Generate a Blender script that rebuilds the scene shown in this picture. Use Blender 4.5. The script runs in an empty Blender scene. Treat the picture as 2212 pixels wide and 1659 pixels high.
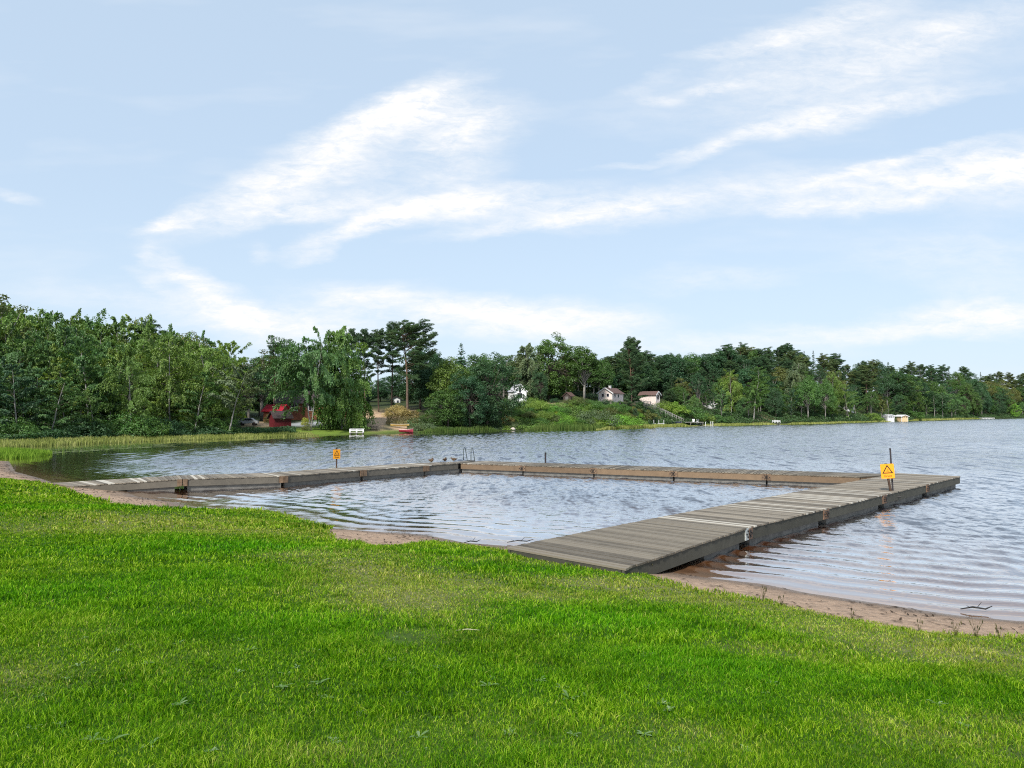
import bpy, math, random
import numpy as np
from mathutils import Matrix, Vector

scene = bpy.context.scene
COL = scene.collection
rng = np.random.default_rng(7)
random.seed(7)
R = math.radians

# ------------------------------------------------------------------ camera
F, CX, CY, HOR = 1640.0, 1106.0, 829.5, 892.0      # focal length and centre of the 2212 px wide view
CAMZ = 2.7
PITCH = math.atan((HOR - CY) / F)
cam_d = bpy.data.cameras.new('camera')
cam_d.sensor_width = 36.0
cam_d.lens = F / 2212.0 * 36.0
cam_d.clip_start = 0.1
cam_d.clip_end = 6000.0
cam = bpy.data.objects.new('camera', cam_d)
COL.objects.link(cam)
cam.location = (0, 0, CAMZ)
cam.rotation_euler = (math.pi / 2 + PITCH, 0, 0)
scene.camera = cam

# ------------------------------------------------------------------ world, sun, exposure
SUN_AZ, SUN_EL = R(203), R(44)                     # behind the camera, a little left
scene.view_settings.view_transform = 'Standard'
scene.view_settings.look = 'None'
scene.view_settings.gamma = 1.0
scene.view_settings.exposure = 0.7
scene.cycles.use_denoising = False
scene.cycles.filter_width = 1.1
scene.cycles.max_bounces = 6
scene.cycles.transparent_max_bounces = 4
sun_d = bpy.data.lights.new('sun', 'SUN')
sun_d.energy = 3.4
sun_d.angle = R(6)
sun_d.color = (1.0, 0.95, 0.87)
sun = bpy.data.objects.new('sun', sun_d)
COL.objects.link(sun)
sv = Vector((math.sin(SUN_AZ) * math.cos(SUN_EL), math.cos(SUN_AZ) * math.cos(SUN_EL), math.sin(SUN_EL)))
sun.rotation_euler = sv.to_track_quat('Z', 'Y').to_euler()
sun.location = (0, 0, 60)


def pdir(u, v):
    x = (u - CX) / F
    up = (CY - v) / F
    c, s = math.cos(PITCH), math.sin(PITCH)
    return np.array([x, c - up * s, s + up * c])


def at(u, v, z):
    """the point at height z seen at (u, v)"""
    d = pdir(u, v)
    t = (z - CAMZ) / d[2]
    return np.array([d[0] * t, d[1] * t, z])


class Nodes:
    def __init__(self, tree):
        self.t = tree
        tree.nodes.clear()

    def n(self, typ, _in=None, **kw):
        nd = self.t.nodes.new(typ)
        for k, v in kw.items():
            setattr(nd, k, v)
        for k, v in (_in or {}).items():
            s = nd.inputs[k]
            if hasattr(v, 'is_linked') or hasattr(v, 'links'):
                self.t.links.new(v, s)
            else:
                s.default_value = v
        return nd

    def math(self, op, a, b=0.5, c=None, clamp=False):
        nd = self.t.nodes.new('ShaderNodeMath')
        nd.operation = op
        nd.use_clamp = clamp
        for i, v in enumerate((a, b, c)):
            if v is None:
                continue
            if hasattr(v, 'links'):
                self.t.links.new(v, nd.inputs[i])
            else:
                nd.inputs[i].default_value = v
        return nd.outputs[0]

    def mix(self, f, a, b, mode='MIX'):
        nd = self.t.nodes.new('ShaderNodeMix')
        nd.data_type = 'RGBA'
        nd.blend_type = mode
        for key, v in ((0, f), (6, a), (7, b)):
            if hasattr(v, 'links'):
                self.t.links.new(v, nd.inputs[key])
            else:
                nd.inputs[key].default_value = v if key == 0 else (tuple(v) + (1.0,))[:4]
        return nd.outputs[2]

    def ramp(self, f, stops, interp='LINEAR'):
        nd = self.t.nodes.new('ShaderNodeValToRGB')
        nd.color_ramp.interpolation = interp
        el = nd.color_ramp.elements
        while len(el) > len(stops):
            el.remove(el[-1])
        while len(el) < len(stops):
            el.new(0.5)
        for e, (p, c) in zip(el, stops):
            e.position = p
            e.color = (tuple(c) + (1.0,))[:4] if hasattr(c, '__len__') else (c, c, c, 1)
        self.t.links.new(f, nd.inputs[0])
        return nd.outputs[0]

    def maprange(self, v, a, b, c, d, smooth=False):
        nd = self.n('ShaderNodeMapRange', {0: v, 1: a, 2: b, 3: c, 4: d})
        if smooth:
            nd.interpolation_type = 'SMOOTHSTEP'
        return nd.outputs[0]

    def noise(self, vec, scale, detail=3.0, rough=0.55, dist=0.0, out=0):
        nd = self.n('ShaderNodeTexNoise', {'Scale': scale, 'Detail': detail, 'Roughness': rough, 'Distortion': dist})
        if vec is not None:
            self.t.links.new(vec, nd.inputs['Vector'])
        return nd.outputs[out]

    def link(self, a, b):
        self.t.links.new(a, b)


# cloud list: centre u, v; half length, half width; rise in degrees; strength
CLOUDS = [
    (788, 281, 205, 40, 25, .9), (996, 270, 120, 44, 12, .75), (870, 235, 110, 34, 22, .55), (570, 424, 180, 42, 20, .78), (364, 487, 55, 13, 12, .7),
    (696, 452, 140, 20, 8, .6), (860, 378, 190, 62, 15, .34), (1010, 380, 80, 70, 20, .3),
    (788, 489, 160, 17, 20, .72), (927, 452, 180, 24, 12, .62), (1111, 443, 210, 32, 5, .55), (1111, 489, 160, 13, 8, .55), (669, 558, 50, 11, 20, .4),
    (397, 595, 80, 24, -35, .45), (475, 655, 120, 34, -28, .65), (627, 700, 200, 34, -5, .8), (973, 669, 280, 34, -5, .7), (1157, 692, 170, 40, 0, .6),
    (780, 640, 90, 12, 3, .4), (558, 553, 22, 20, 0, .3), (320, 545, 16, 24, 0, .25), (330, 610, 45, 14, -30, .35), (20, 425, 50, 10, -10, .35), (250, 650, 200, 30, -5, .3),
    (1346, 457, 140, 32, 5, .62), (1664, 409, 270, 36, 5, .5), (1800, 446, 170, 16, 3, .5), (2072, 372, 250, 46, 12, .68), (2230, 375, 190, 62, 10, .62),
    (1936, 350, 170, 10, 15, .45), (1777, 258, 180, 24, 12, .62), (1573, 309, 120, 14, 20, .42), (2027, 209, 170, 18, 12, .3), (1800, 225, 260, 40, 12, .22), (1400, 345, 130, 8, 8, .3),
    (1845, 30, 190, 34, 20, .36), (1709, 75, 130, 24, 20, .28), (1800, 110, 250, 60, 12, .30), (2095, 50, 190, 38, 18, .32), (1541, 109, 60, 15, 5, .36),
    (1545, 191, 90, 16, 15, .36), (1414, 213, 50, 16, -10, .28), (1400, 170, 70, 16, 20, .2), (1700, 170, 360, 60, 14, .22), (2000, 130, 260, 50, 14, .2),
    (2110, 688, 170, 30, 2, 1.0), (1822, 719, 160, 22, 0, .62), (1482, 746, 220, 18, 0, .5), (1550, 602, 170, 26, 3, .3), (2072, 550, 200, 52, 3, .32), (2150, 640, 120, 24, 0, .3),
    (1350, 690, 120, 30, 0, .25),
]


def build_world():
    w = bpy.data.worlds.new('World')
    scene.world = w
    w.use_nodes = True
    g = Nodes(w.node_tree)
    sky = g.n('ShaderNodeTexSky', sky_type='NISHITA')
    sky.sun_disc = False
    sky.sun_elevation = SUN_EL
    sky.sun_rotation = SUN_AZ
    sky.air_density = 1.0
    sky.dust_density = 0.6
    sky.ozone_density = 1.6
    d = g.n('ShaderNodeTexCoord').outputs['Generated']
    sep = g.n('ShaderNodeSeparateXYZ', {0: d})
    x, y, z = sep.outputs
    yy = g.math('MAXIMUM', y, 0.08)
    px = g.math('MULTIPLY', g.math('DIVIDE', x, yy), F)
    py = g.math('MULTIPLY', g.math('DIVIDE', z, yy), F)
    vec = g.n('ShaderNodeCombineXYZ', {0: px, 1: py, 2: 0.0}).outputs[0]
    # streaky turbulence, drawn out along the wind
    mp = g.n('ShaderNodeMapping', {0: vec, 'Rotation': (0, 0, R(-16)), 'Scale': (1 / 420, 1 / 130, 1)}).outputs[0]
    warp = g.n('ShaderNodeTexNoise', {'Vector': mp, 'Scale': 2.2, 'Detail': 5.0, 'Roughness': .62}).outputs['Color']
    wv = g.n('ShaderNodeVectorMath', {0: warp, 1: (.5, .5, .5)}, operation='SUBTRACT').outputs[0]
    wv = g.n('ShaderNodeVectorMath', {0: wv, 1: (120, 62, 0)}, operation='MULTIPLY').outputs[0]
    v2 = g.n('ShaderNodeVectorMath', {0: vec, 1: wv}, operation='ADD').outputs[0]
    total = None
    for (u, v, a, b, ang, st) in CLOUDS:
        dd = pdir(u, v)
        m = g.n('ShaderNodeMapping', {0: v2, 'Location': (dd[0] / dd[1] * F, dd[2] / dd[1] * F, 0), 'Rotation': (0, 0, R(ang)), 'Scale': (a, b, 1)}, vector_type='TEXTURE').outputs[0]
        ln = g.n('ShaderNodeVectorMath', {0: m}, operation='LENGTH').outputs['Value']
        k = g.maprange(ln, 0.1, 1.9, st, 0.0, True)
        total = k if total is None else g.math('ADD', total, k)
    fine = g.noise(g.n('ShaderNodeMapping', {0: v2, 'Rotation': (0, 0, R(-18)), 'Scale': (1 / 150, 1 / 38, 1)}).outputs[0], 1.0, 9.0, .70, .4)
    wisp = g.noise(g.n('ShaderNodeMapping', {0: vec, 'Rotation': (0, 0, R(-12)), 'Scale': (1 / 60, 1 / 22, 1)}).outputs[0], 1.0, 8.0, .70, .5)
    tex = g.math('ADD', g.math('MULTIPLY', fine, 2.1), g.math('MULTIPLY', wisp, 1.9))
    dens = g.math('MULTIPLY', total, g.math('SUBTRACT', tex, 1.10))
    veil = g.noise(g.n('ShaderNodeMapping', {0: vec, 'Rotation': (0, 0, R(-10)), 'Scale': (1 / 700, 1 / 150, 1)}).outputs[0], 1.0, 4.0, .6)
    dens = g.math('ADD', dens, g.maprange(veil, .42, .85, 0.0, .34, True))
    mask = g.maprange(dens, 0.05, 1.05, 0.0, 1.0)
    front = g.maprange(y, .08, .3, 0.0, 1.0, True)
    mask = g.math('MULTIPLY', mask, front)
    lowv = g.maprange(z, 0.0, .30, .42, 0.0, True)          # thin high haze towards the horizon
    base = g.mix(0.72, sky.outputs[0], (5.0, 6.2, 7.5))
    base = g.mix(lowv, base, (5.3, 6.2, 7.15))
    colr = g.mix(mask, base, (7.3, 7.35, 7.45))
    bg = g.n('ShaderNodeBackground', {'Color': colr, 'Strength': 0.085})
    out = g.n('ShaderNodeOutputWorld', {0: bg.outputs[0]})
    w.cycles.sampling_method = 'MANUAL'
    w.cycles.sample_map_resolution = 512


build_world()


# ------------------------------------------------------------------ helpers
def tag(o, label=None, cat=None, group=None, kind=None):
    for k, v in (('label', label), ('category', cat), ('group', group), ('kind', kind)):
        if v:
            o[k] = v
    return o


def empty(name, loc=(0, 0, 0), rz=0.0, label=None, cat=None, group=None):
    o = bpy.data.objects.new(name, None)
    o.empty_display_size = 0.3
    COL.objects.link(o)
    o.location = loc
    o.rotation_euler = (0, 0, rz)
    return tag(o, label, cat, group)


def mesh_np(name, V, faces, mats, parent=None, attrs=None, smooth=False, midx=None, link=True):
    """V (n,3); faces (m,k) with one k, or a list of index lists"""
    me = bpy.data.meshes.new(name)
    V = np.asarray(V, dtype=np.float32)
    me.vertices.add(len(V))
    me.vertices.foreach_set('co', V.ravel())
    if isinstance(faces, np.ndarray):
        m, k = faces.shape
        tot = np.full(m, k, dtype=np.int32)
        loops = faces.ravel().astype(np.int32)
    else:
        tot = np.array([len(f) for f in faces], dtype=np.int32)
        loops = np.concatenate([np.asarray(f, dtype=np.int32) for f in faces])
    start = np.concatenate([[0], np.cumsum(tot)[:-1]]).astype(np.int32)
    me.loops.add(len(loops))
    me.loops.foreach_set('vertex_index', loops)
    me.polygons.add(len(tot))
    me.polygons.foreach_set('loop_start', start)
    me.polygons.foreach_set('loop_total', tot)
    if midx is not None:
        me.polygons.foreach_set('material_index', np.asarray(midx, dtype=np.int32))
    me.polygons.foreach_set('use_smooth', np.full(len(tot), bool(smooth)))
    for an, (dom, val) in (attrs or {}).items():
        a = me.attributes.new(an, 'FLOAT', dom)
        a.data.foreach_set('value', np.asarray(val, dtype=np.float32))
    me.update(calc_edges=True)
    for mt in (mats if isinstance(mats, (list, tuple)) else [mats]):
        me.materials.append(mt)
    if not link:
        return me
    o = bpy.data.objects.new(name, me)
    COL.objects.link(o)
    if parent is not None:
        o.parent = parent
    return o


class MB:
    """collects boxes, tubes and prisms that become one mesh"""
    def __init__(self):
        self.v, self.f, self.m, self.r = [], [], [], []
        self.M = Matrix.Identity(4)

    def add(self, vs, fs, mi=0, rnd=None):
        b = len(self.v)
        for p in vs:
            self.v.append(tuple(self.M @ Vector(p)))
        rr = random.random() if rnd is None else rnd
        for f in fs:
            self.f.append([i + b for i in f])
            self.m.append(mi)
            self.r.append(rr)

    def hexa(self, p, mi=0, rnd=None):
        """8 corners: bottom 4 ccw, top 4 ccw"""
        self.add(p, [(3, 2, 1, 0), (4, 5, 6, 7), (0, 1, 5, 4), (1, 2, 6, 5), (2, 3, 7, 6), (3, 0, 4, 7)], mi, rnd)

    def box(self, c, s, mi=0, rz=0.0, rnd=None):
        x, y, z = s[0] / 2, s[1] / 2, s[2] / 2
        ca, sa = math.cos(rz), math.sin(rz)
        P = []
        for dz in (-z, z):
            for dx, dy in ((-x, -y), (x, -y), (x, y), (-x, y)):
                P.append((c[0] + dx * ca - dy * sa, c[1] + dx * sa + dy * ca, c[2] + dz))
        self.hexa(P, mi, rnd)

    def beam(self, a, b, w, h, mi=0, rnd=None):
        a, b = Vector(a), Vector(b)
        d = (b - a).normalized()
        up = Vector((0, 0, 1)) if abs(d.z) < .95 else Vector((0, 1, 0))
        s = d.cross(up).normalized()
        t = s.cross(d).normalized()
        P = []
        for q in (a, b):
            for i, j in ((-1, -1), (1, -1), (1, 1), (-1, 1)):
                P.append(tuple(q + s * (i * w / 2) + t * (j * h / 2)))
        self.add(P, [(0, 1, 2, 3), (7, 6, 5, 4), (1, 0, 4, 5), (2, 1, 5, 6), (3, 2, 6, 7), (0, 3, 7, 4)], mi, rnd)

    def tube(self, pts, rad, n=8, mi=0, cap=True, rnd=None):
        pts = [Vector(p) for p in pts]
        rad = rad if hasattr(rad, '__len__') else [rad] * len(pts)
        V, Fc = [], []
        side = None
        for i, p in enumerate(pts):
            d = (pts[min(i + 1, len(pts) - 1)] - pts[max(i - 1, 0)]).normalized()
            if side is None:
                up = Vector((0, 0, 1)) if abs(d.z) < .9 else Vector((1, 0, 0))
                side = d.cross(up).normalized()
            side = (side - d * side.dot(d)).normalized()
            t = d.cross(side)
            for k in range(n):
                a = 2 * math.pi * k / n
                V.append(tuple(p + side * (math.cos(a) * rad[i]) + t * (math.sin(a) * rad[i])))
        for i in range(len(pts) - 1):
            for k in range(n):
                a, b = i * n + k, i * n + (k + 1) % n
                Fc.append((a, b, b + n, a + n))
        if cap:
            Fc.append(tuple(range(n - 1, -1, -1)))
            e = (len(pts) - 1) * n
            Fc.append(tuple(range(e, e + n)))
        self.add(V, Fc, mi, rnd)

    def build(self, name, mats, parent=None, smooth=False, link=True):
        return mesh_np(name, np.array(self.v), self.f, mats, parent, {'rnd': ('FACE', self.r)}, smooth, self.m, link)


def copy_tree(o, parent=None):
    c = o.copy()
    COL.objects.link(c)
    c.parent = parent
    for ch in o.children:
        copy_tree(ch, c)
    return c


# ------------------------------------------------------------------ materials
def newmat(name):
    m = bpy.data.materials.new(name)
    m.use_nodes = True
    return m, Nodes(m.node_tree)


def finish(g, col, rough=.7, spec=.3, metal=0.0, bump=None, bstr=.4, bdist=.02, normal=None):
    p = g.n('ShaderNodeBsdfPrincipled', {'Base Color': col, 'Roughness': rough, 'Metallic': metal, 'Specular IOR Level': spec})
    if bump is not None:
        b = g.n('ShaderNodeBump', {'Height': bump, 'Strength': bstr, 'Distance': bdist})
        g.link(b.outputs[0], p.inputs['Normal'])
    g.n('ShaderNodeOutputMaterial', {0: p.outputs[0]})
    return p


def plain(name, c, rough=.6, spec=.3, metal=0.0, var=.25, scale=6.0):
    m, g = newmat(name)
    co = g.n('ShaderNodeTexCoord').outputs['Object']
    nz = g.noise(co, scale, 5.0, .65)
    col = g.mix(g.maprange(nz, .3, .7, 0, 1), tuple(x * (1 - var) for x in c), tuple(min(1, x * (1 + var)) for x in c))
    finish(g, col, rough, spec, metal, nz, .15, .01)
    return m


def attr(g, name):
    return g.n('ShaderNodeAttribute', attribute_name=name).outputs['Fac']


def wood(name, dark, light, bleach=None, scale=1.0, stretch=(1, 1, 1), amount=.6):
    """weathered boards: every board has its own tone, grain and stains"""
    m, g = newmat(name)
    co = g.n('ShaderNodeTexCoord').outputs['Object']
    rn = attr(g, 'rnd')
    off = g.n('ShaderNodeCombineXYZ', {0: g.math('MULTIPLY', rn, 37.0), 1: g.math('MULTIPLY', rn, 11.0), 2: 0.0}).outputs[0]
    v = g.n('ShaderNodeVectorMath', {0: co, 1: off}, operation='ADD').outputs[0]
    grain = g.noise(g.n('ShaderNodeMapping', {0: v, 'Scale': stretch}).outputs[0], 14.0 * scale, 6.0, .7, .4)
    stain = g.noise(co, 1.7, 5.0, .65)
    t = g.math('ADD', g.math('MULTIPLY', rn, amount), g.math('MULTIPLY', g.math('ADD', grain, stain), .36))
    col = g.ramp(t, [(.22, dark), (.75, light)])
    if bleach:
        col = g.mix(g.maprange(rn, .86, .9, 0, .8), col, bleach)
    finish(g, col, .75, .25, 0, g.math('ADD', grain, g.math('MULTIPLY', stain, .5)), .5, .006)
    return m


def leaf_mat(name, gloss=.25, trans=.28, dark=.55, bright=1.5):
    """leaf colour = object colour, varied by leaf, by spray and by tree"""
    m, g = newmat(name)
    oi = g.n('ShaderNodeObjectInfo')
    rn = attr(g, 'rnd')
    co = g.n('ShaderNodeTexCoord').outputs['Object']
    nz = g.noise(co, .55, 3.0, .6)
    t = g.math('ADD', g.math('MULTIPLY', rn, .6), g.math('MULTIPLY', g.maprange(nz, .3, .7, 0, 1), .4))
    f = g.maprange(t, 0.0, 1.0, dark, bright)
    col = g.mix(1.0, oi.outputs['Color'], g.n('ShaderNodeCombineXYZ', {0: f, 1: f, 2: f}).outputs[0], 'MULTIPLY')
    yel = g.mix(1.0, col, (1.3, 1.08, .6), 'MULTIPLY')
    col = g.mix(g.maprange(g.noise(co, .23, 2.0), .5, .75, 0, .7), col, yel)
    d = g.n('ShaderNodeBsdfDiffuse', {0: col}).outputs[0]
    tr = g.n('ShaderNodeBsdfTranslucent', {0: g.mix(1.0, col, (1.3, 1.35, .5), 'MULTIPLY')}).outputs[0]
    gl = g.n('ShaderNodeBsdfGlossy', {0: (.8, .85, .8, 1), 'Roughness': .45}).outputs[0]
    a = g.n('ShaderNodeMixShader', {0: trans, 1: d, 2: tr}).outputs[0]
    b = g.n('ShaderNodeMixShader', {0: gloss * .12, 1: a, 2: gl}).outputs[0]
    g.n('ShaderNodeOutputMaterial', {0: b})
    return m


M_LEAF = leaf_mat('leaf')
M_NEEDLE = leaf_mat('needle', .15, .12, .6, 1.45)


def bark(name, lo, hi, patch=None, scale=3.0):
    m, g = newmat(name)
    co = g.n('ShaderNodeTexCoord').outputs['Object']
    nz = g.noise(g.n('ShaderNodeMapping', {0: co, 'Scale': (2, 2, .7)}).outputs[0], scale, 5.0, .7)
    col = g.ramp(nz, [(.32, lo), (.62, hi)])
    if patch:
        z = g.n('ShaderNodeSeparateXYZ', {0: co}).outputs[2]
        col = g.mix(g.maprange(z, patch[1], patch[2], 0, 1), col, patch[0])
    finish(g, col, .85, .15, 0, nz, .6, .03)
    return m


M_BIRCHBARK = bark('birch_bark', (.07, .065, .057), (.38, .36, .33), None, 4.0)
M_PINEBARK = bark('pine_bark', (.06, .045, .035), (.17, .12, .09), ((.135, .088, .058), 5.0, 9.0))
M_DARKBARK = bark('dark_bark', (.035, .03, .025), (.13, .11, .09))
M_GREYBARK = bark('grey_bark', (.10, .095, .085), (.30, .28, .25))
# ------------------------------------------------------------------ the near shore: ground height from the distance to the water's edge
SHORE = np.array([(-95, 54), (-60, 52), (-46, 50.5), (-36, 47), (-28, 42.4), (-22.9, 35.1), (-19.6, 31.6), (-17.9, 29.7), (-15.5, 28.0), (-13.7, 26.8),
                  (-12.2, 24.7), (-10, 22.9), (-9.4, 21.9), (-7.96, 21.4), (-6.3, 20.5), (-5.4, 19.1), (-4.36, 18), (-3.4, 17.5), (-1.9, 16.9), (-.96, 15.9),
                  (0, 15.5), (1.5, 14.2), (2.7, 13), (3.15, 12.6), (3.96, 12.1), (4.43, 11.5), (5.16, 10.9), (5.96, 10.2), (6.7, 9.93), (9, 8.6), (14, 5.5), (22, 0), (40, -12)], float)


def inside(poly, x, y):
    c = np.zeros(x.shape, bool)
    n = len(poly)
    j = n - 1
    for i in range(n):
        xi, yi = poly[i]
        xj, yj = poly[j]
        with np.errstate(divide='ignore', invalid='ignore'):
            c ^= ((yi > y) != (yj > y)) & (x < (xj - xi) * (y - yi) / (yj - yi + 1e-12) + xi)
        j = i
    return c


def polydist(line, x, y):
    d = np.full(x.shape, 1e9)
    for a, b in zip(line[:-1], line[1:]):
        ab = b - a
        t = np.clip(((x - a[0]) * ab[0] + (y - a[1]) * ab[1]) / (ab @ ab), 0, 1)
        d = np.minimum(d, np.hypot(x - a[0] - t * ab[0], y - a[1] - t * ab[1]))
    return d


LAND = np.vstack([SHORE, [(60, -60), (-95, -60)]])


def sdist(x, y):
    x, y = np.asarray(x, float), np.asarray(y, float)
    d = polydist(SHORE, x, y)
    return np.where(inside(LAND, x, y), d, -d)


def vnoise(x, y, seed=0):
    """cheap smooth noise from a few sines"""
    r = np.random.default_rng(seed)
    out = np.zeros(np.shape(x))
    for k in range(7):
        a = r.uniform(0, 2 * np.pi)
        f = r.uniform(.5, 2.2)
        out = out + np.sin((x * np.cos(a) + y * np.sin(a)) * f + r.uniform(0, 6.3)) / 7 * 1.6
    return out


def ground_z(x, y):
    s = sdist(x, y)
    land = np.where(s < 1.8, .13 * s, .234 + (s - 1.8) * .085)
    land = np.where(s > 14, .234 + 12.2 * .085 + (s - 14) * .02, land)
    land = land + np.clip(s, 0, 3) / 3 * .03 * vnoise(x, y, 3) + np.clip(s, 0, .5) * .02 * vnoise(x * 3, y * 3, 4)
    return np.where(s > 0, land, np.maximum(.11 * s, -1.2))


def hit(u, v):
    d = pdir(u, v)
    t = np.linspace(3, 60, 2400)
    P = np.array([0, 0, CAMZ]) + t[:, None] * d
    gz = ground_z(P[:, 0], P[:, 1])
    k = np.argmax(P[:, 2] < gz)
    return P[k]


# the edge of the turf, from the left
EDGE_PX = [(0, 1034), (60, 1041), (113, 1049), (160, 1064), (213, 1078), (269, 1094), (320, 1099), (372, 1101), (479, 1104), (540, 1099), (600, 1108), (640, 1120), (709, 1142),
           (712, 1152), (695, 1163), (760, 1172), (812, 1180), (880, 1176), (940, 1171), (1007, 1178), (1060, 1186), (1110, 1194), (1200, 1212), (1300, 1232), (1394, 1240), (1430, 1256), (1490, 1274), (1598, 1292), (1673, 1304), (1767, 1327),
           (1865, 1346), (1979, 1366), (2110, 1376), (2212, 1380)]
EDGE = np.array([hit(u, v)[:2] for u, v in EDGE_PX])
TURF = np.vstack([[(-95, 34), (-40, 31), (-26, 29.5)], EDGE, [(9, 4.9), (14, 1.2), (22, -5), (40, -17), (60, -60), (-95, -60)]])


def turf_depth(x, y):
    d = polydist(TURF[:-2], x, y)
    return np.where(inside(TURF, x, y), d, -d)


def near_ground():
    xs = np.concatenate([np.arange(-95, -32, 2.0), np.arange(-32, 12, .16), np.arange(12, 60, 1.5)])
    ys = np.concatenate([np.arange(-40, 2, 1.5), np.arange(2, 36, .16), np.arange(36, 64, .7)])
    X, Y = np.meshgrid(xs, ys)
    s = sdist(X, Y)
    Z = ground_z(X, Y)
    td = turf_depth(X, Y)
    Z = Z + np.clip(td / .3, 0, 1) * .035
    nx, ny = len(xs), len(ys)
    idx = np.arange(nx * ny).reshape(ny, nx)
    Fq = np.stack([idx[:-1, :-1], idx[:-1, 1:], idx[1:, 1:], idx[1:, :-1]], -1).reshape(-1, 4)
    V = np.stack([X, Y, Z], -1).reshape(-1, 3)
    fs = s.ravel()[Fq].max(1)
    ft = td.ravel()[Fq].mean(1)
    for nm, sel, mt in (('lawn', (ft > 0) & (fs > -1), M_SOIL), ('beach', (ft <= 0) & (fs > -6), M_SAND)):
        q = Fq[sel]
        used, inv = np.unique(q, return_inverse=True)
        o = mesh_np(nm, V[used], inv.reshape(-1, 4).astype(np.int32), mt, None,
                    {'shore': ('POINT', s.ravel()[used]), 'dry': ('POINT', dryness(V[used, 0], V[used, 1]))}, True)
        tag(o, kind='structure')


# worn pale patches of the lawn: centre u, v, radius in metres along and across the view, strength
DRY = [(300, 1130, 3.0, 1.6, .7), (130, 1150, 2.2, 1.2, .5), (480, 1130, 2.5, 1.2, .6), (800, 1250, 1.2, 2.2, .75), (560, 1150, 1.8, 1.0, .6), (880, 1300, 1.0, 1.4, .8), (960, 1260, 1.0, 1.0, .6), (1010, 1330, 1.1, .6, .5),
       (700, 1200, 1.5, .8, .65), (1300, 1270, 1.5, .7, .6), (1480, 1300, 1.6, .55, .65), (1150, 1290, 1.5, .5, .5), (1750, 1360, 1.4, .6, .4), (2050, 1420, 1.3, .8, .6), (2180, 1440, .9, .9, .6),
       (1000, 1215, 1.4, .5, .4), (1700, 1420, .8, .4, .4), (20, 1480, .35, .5, .5), (1500, 1590, .4, .15, .35), (2000, 1600, .6, .25, .35), (700, 1640, .4, .15, .35), (2150, 1560, .5, .4, .35)]
LUSH = [(450, 1190, 2.4, .8, .9), (130, 1100, 3.0, 1.0, .6), (1000, 1200, 1.6, .5, .6), (300, 1270, 2.2, 1.2, .6), (1250, 1350, 1.3, .8, .95), (1500, 1440, 1.3, .7, .8), (1100, 1230, 1.3, .6, .5), (650, 1135, 1.0, .6, .7), (1560, 1520, .9, .5, .5), (1850, 1480, .9, .5, .6),
        (700, 1350, 1.5, .7, .5), (1100, 1480, 1.0, .5, .45)]


def blobs(lst, x, y):
    out = np.zeros(np.shape(x))
    for p, w in lst:
        ca = p[:2] / np.hypot(*p[:2])
        dx, dy = x - p[0], y - p[1]
        al = dx * ca[0] + dy * ca[1]
        ac = dx * ca[1] - dy * ca[0]
        out = np.maximum(out, w[2] * np.exp(-((ac / w[0]) ** 2 + (al / w[1]) ** 2)))
    return out


DRYP = [(hit(a, b), (c, d, e)) for a, b, c, d, e in DRY]
LUSHP = [(hit(a, b), (c, d, e)) for a, b, c, d, e in LUSH]


def dryness(x, y):
    td = turf_depth(x, y)
    d = blobs(DRYP, x, y) + .32 * np.exp(-np.clip(td, 0, 9) / .8)
    d = d - .6 * blobs(LUSHP, x, y)
    d = d + .16 * vnoise(x * 1.3, y * 1.3, 11) + .10 * vnoise(x * 4, y * 4, 12)
    return np.clip((d + .03) * .88, 0, 1)


def ground_materials():
    global M_SOIL, M_SAND
    m, g = newmat('turf_floor')
    co = g.n('ShaderNodeTexCoord').outputs['Object']
    nz = g.noise(co, 9.0, 6.0, .7)
    dr = attr(g, 'dry')
    a = g.mix(g.maprange(nz, .3, .7, 0, 1), (.014, .045, .003), (.05, .115, .006))
    b = g.mix(g.maprange(nz, .3, .7, 0, 1), (.10, .10, .035), (.24, .22, .11))
    finish(g, g.mix(dr, a, b), .95, .1, 0, nz, .6, .03)
    M_SOIL = m
    m, g = newmat('sand')
    co = g.n('ShaderNodeTexCoord').outputs['Object']
    s = attr(g, 'shore')
    big = g.noise(co, 1.3, 5.0, .65)
    mid = g.noise(co, 7.0, 6.0, .7, .8)
    fin = g.noise(co, 60.0, 3.0, .7)
    dry = g.mix(g.maprange(mid, .3, .7, 0, 1), (.225, .138, .086), (.45, .31, .21))
    wet = g.mix(g.maprange(big, .3, .7, 0, 1), (.075, .045, .028), (.15, .095, .06))
    edge = g.math('ADD', s, g.math('MULTIPLY', g.math('SUBTRACT', big, .5), 1.1))
    col = g.mix(g.maprange(edge, .15, 1.0, 0, 1, True), wet, dry)
    dirt = g.maprange(g.noise(g.n('ShaderNodeMapping', {0: co, 'Scale': (1.4, 2.2, 1)}).outputs[0], 3.2, 6.0, .75), .53, .64, 0, .85)
    col = g.mix(dirt, col, (.075, .05, .032))
    col = g.mix(g.maprange(fin, .35, .65, 0, .35), col, (.50, .38, .28))
    rough = g.maprange(edge, 0.0, .5, .25, .95)
    h = g.math('ADD', g.math('MULTIPLY', mid, 1.0), g.math('MULTIPLY', fin, .15))
    finish(g, col, rough, .4, 0, h, .9, .07)
    M_SAND = m


ground_materials()
near_ground()


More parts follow.
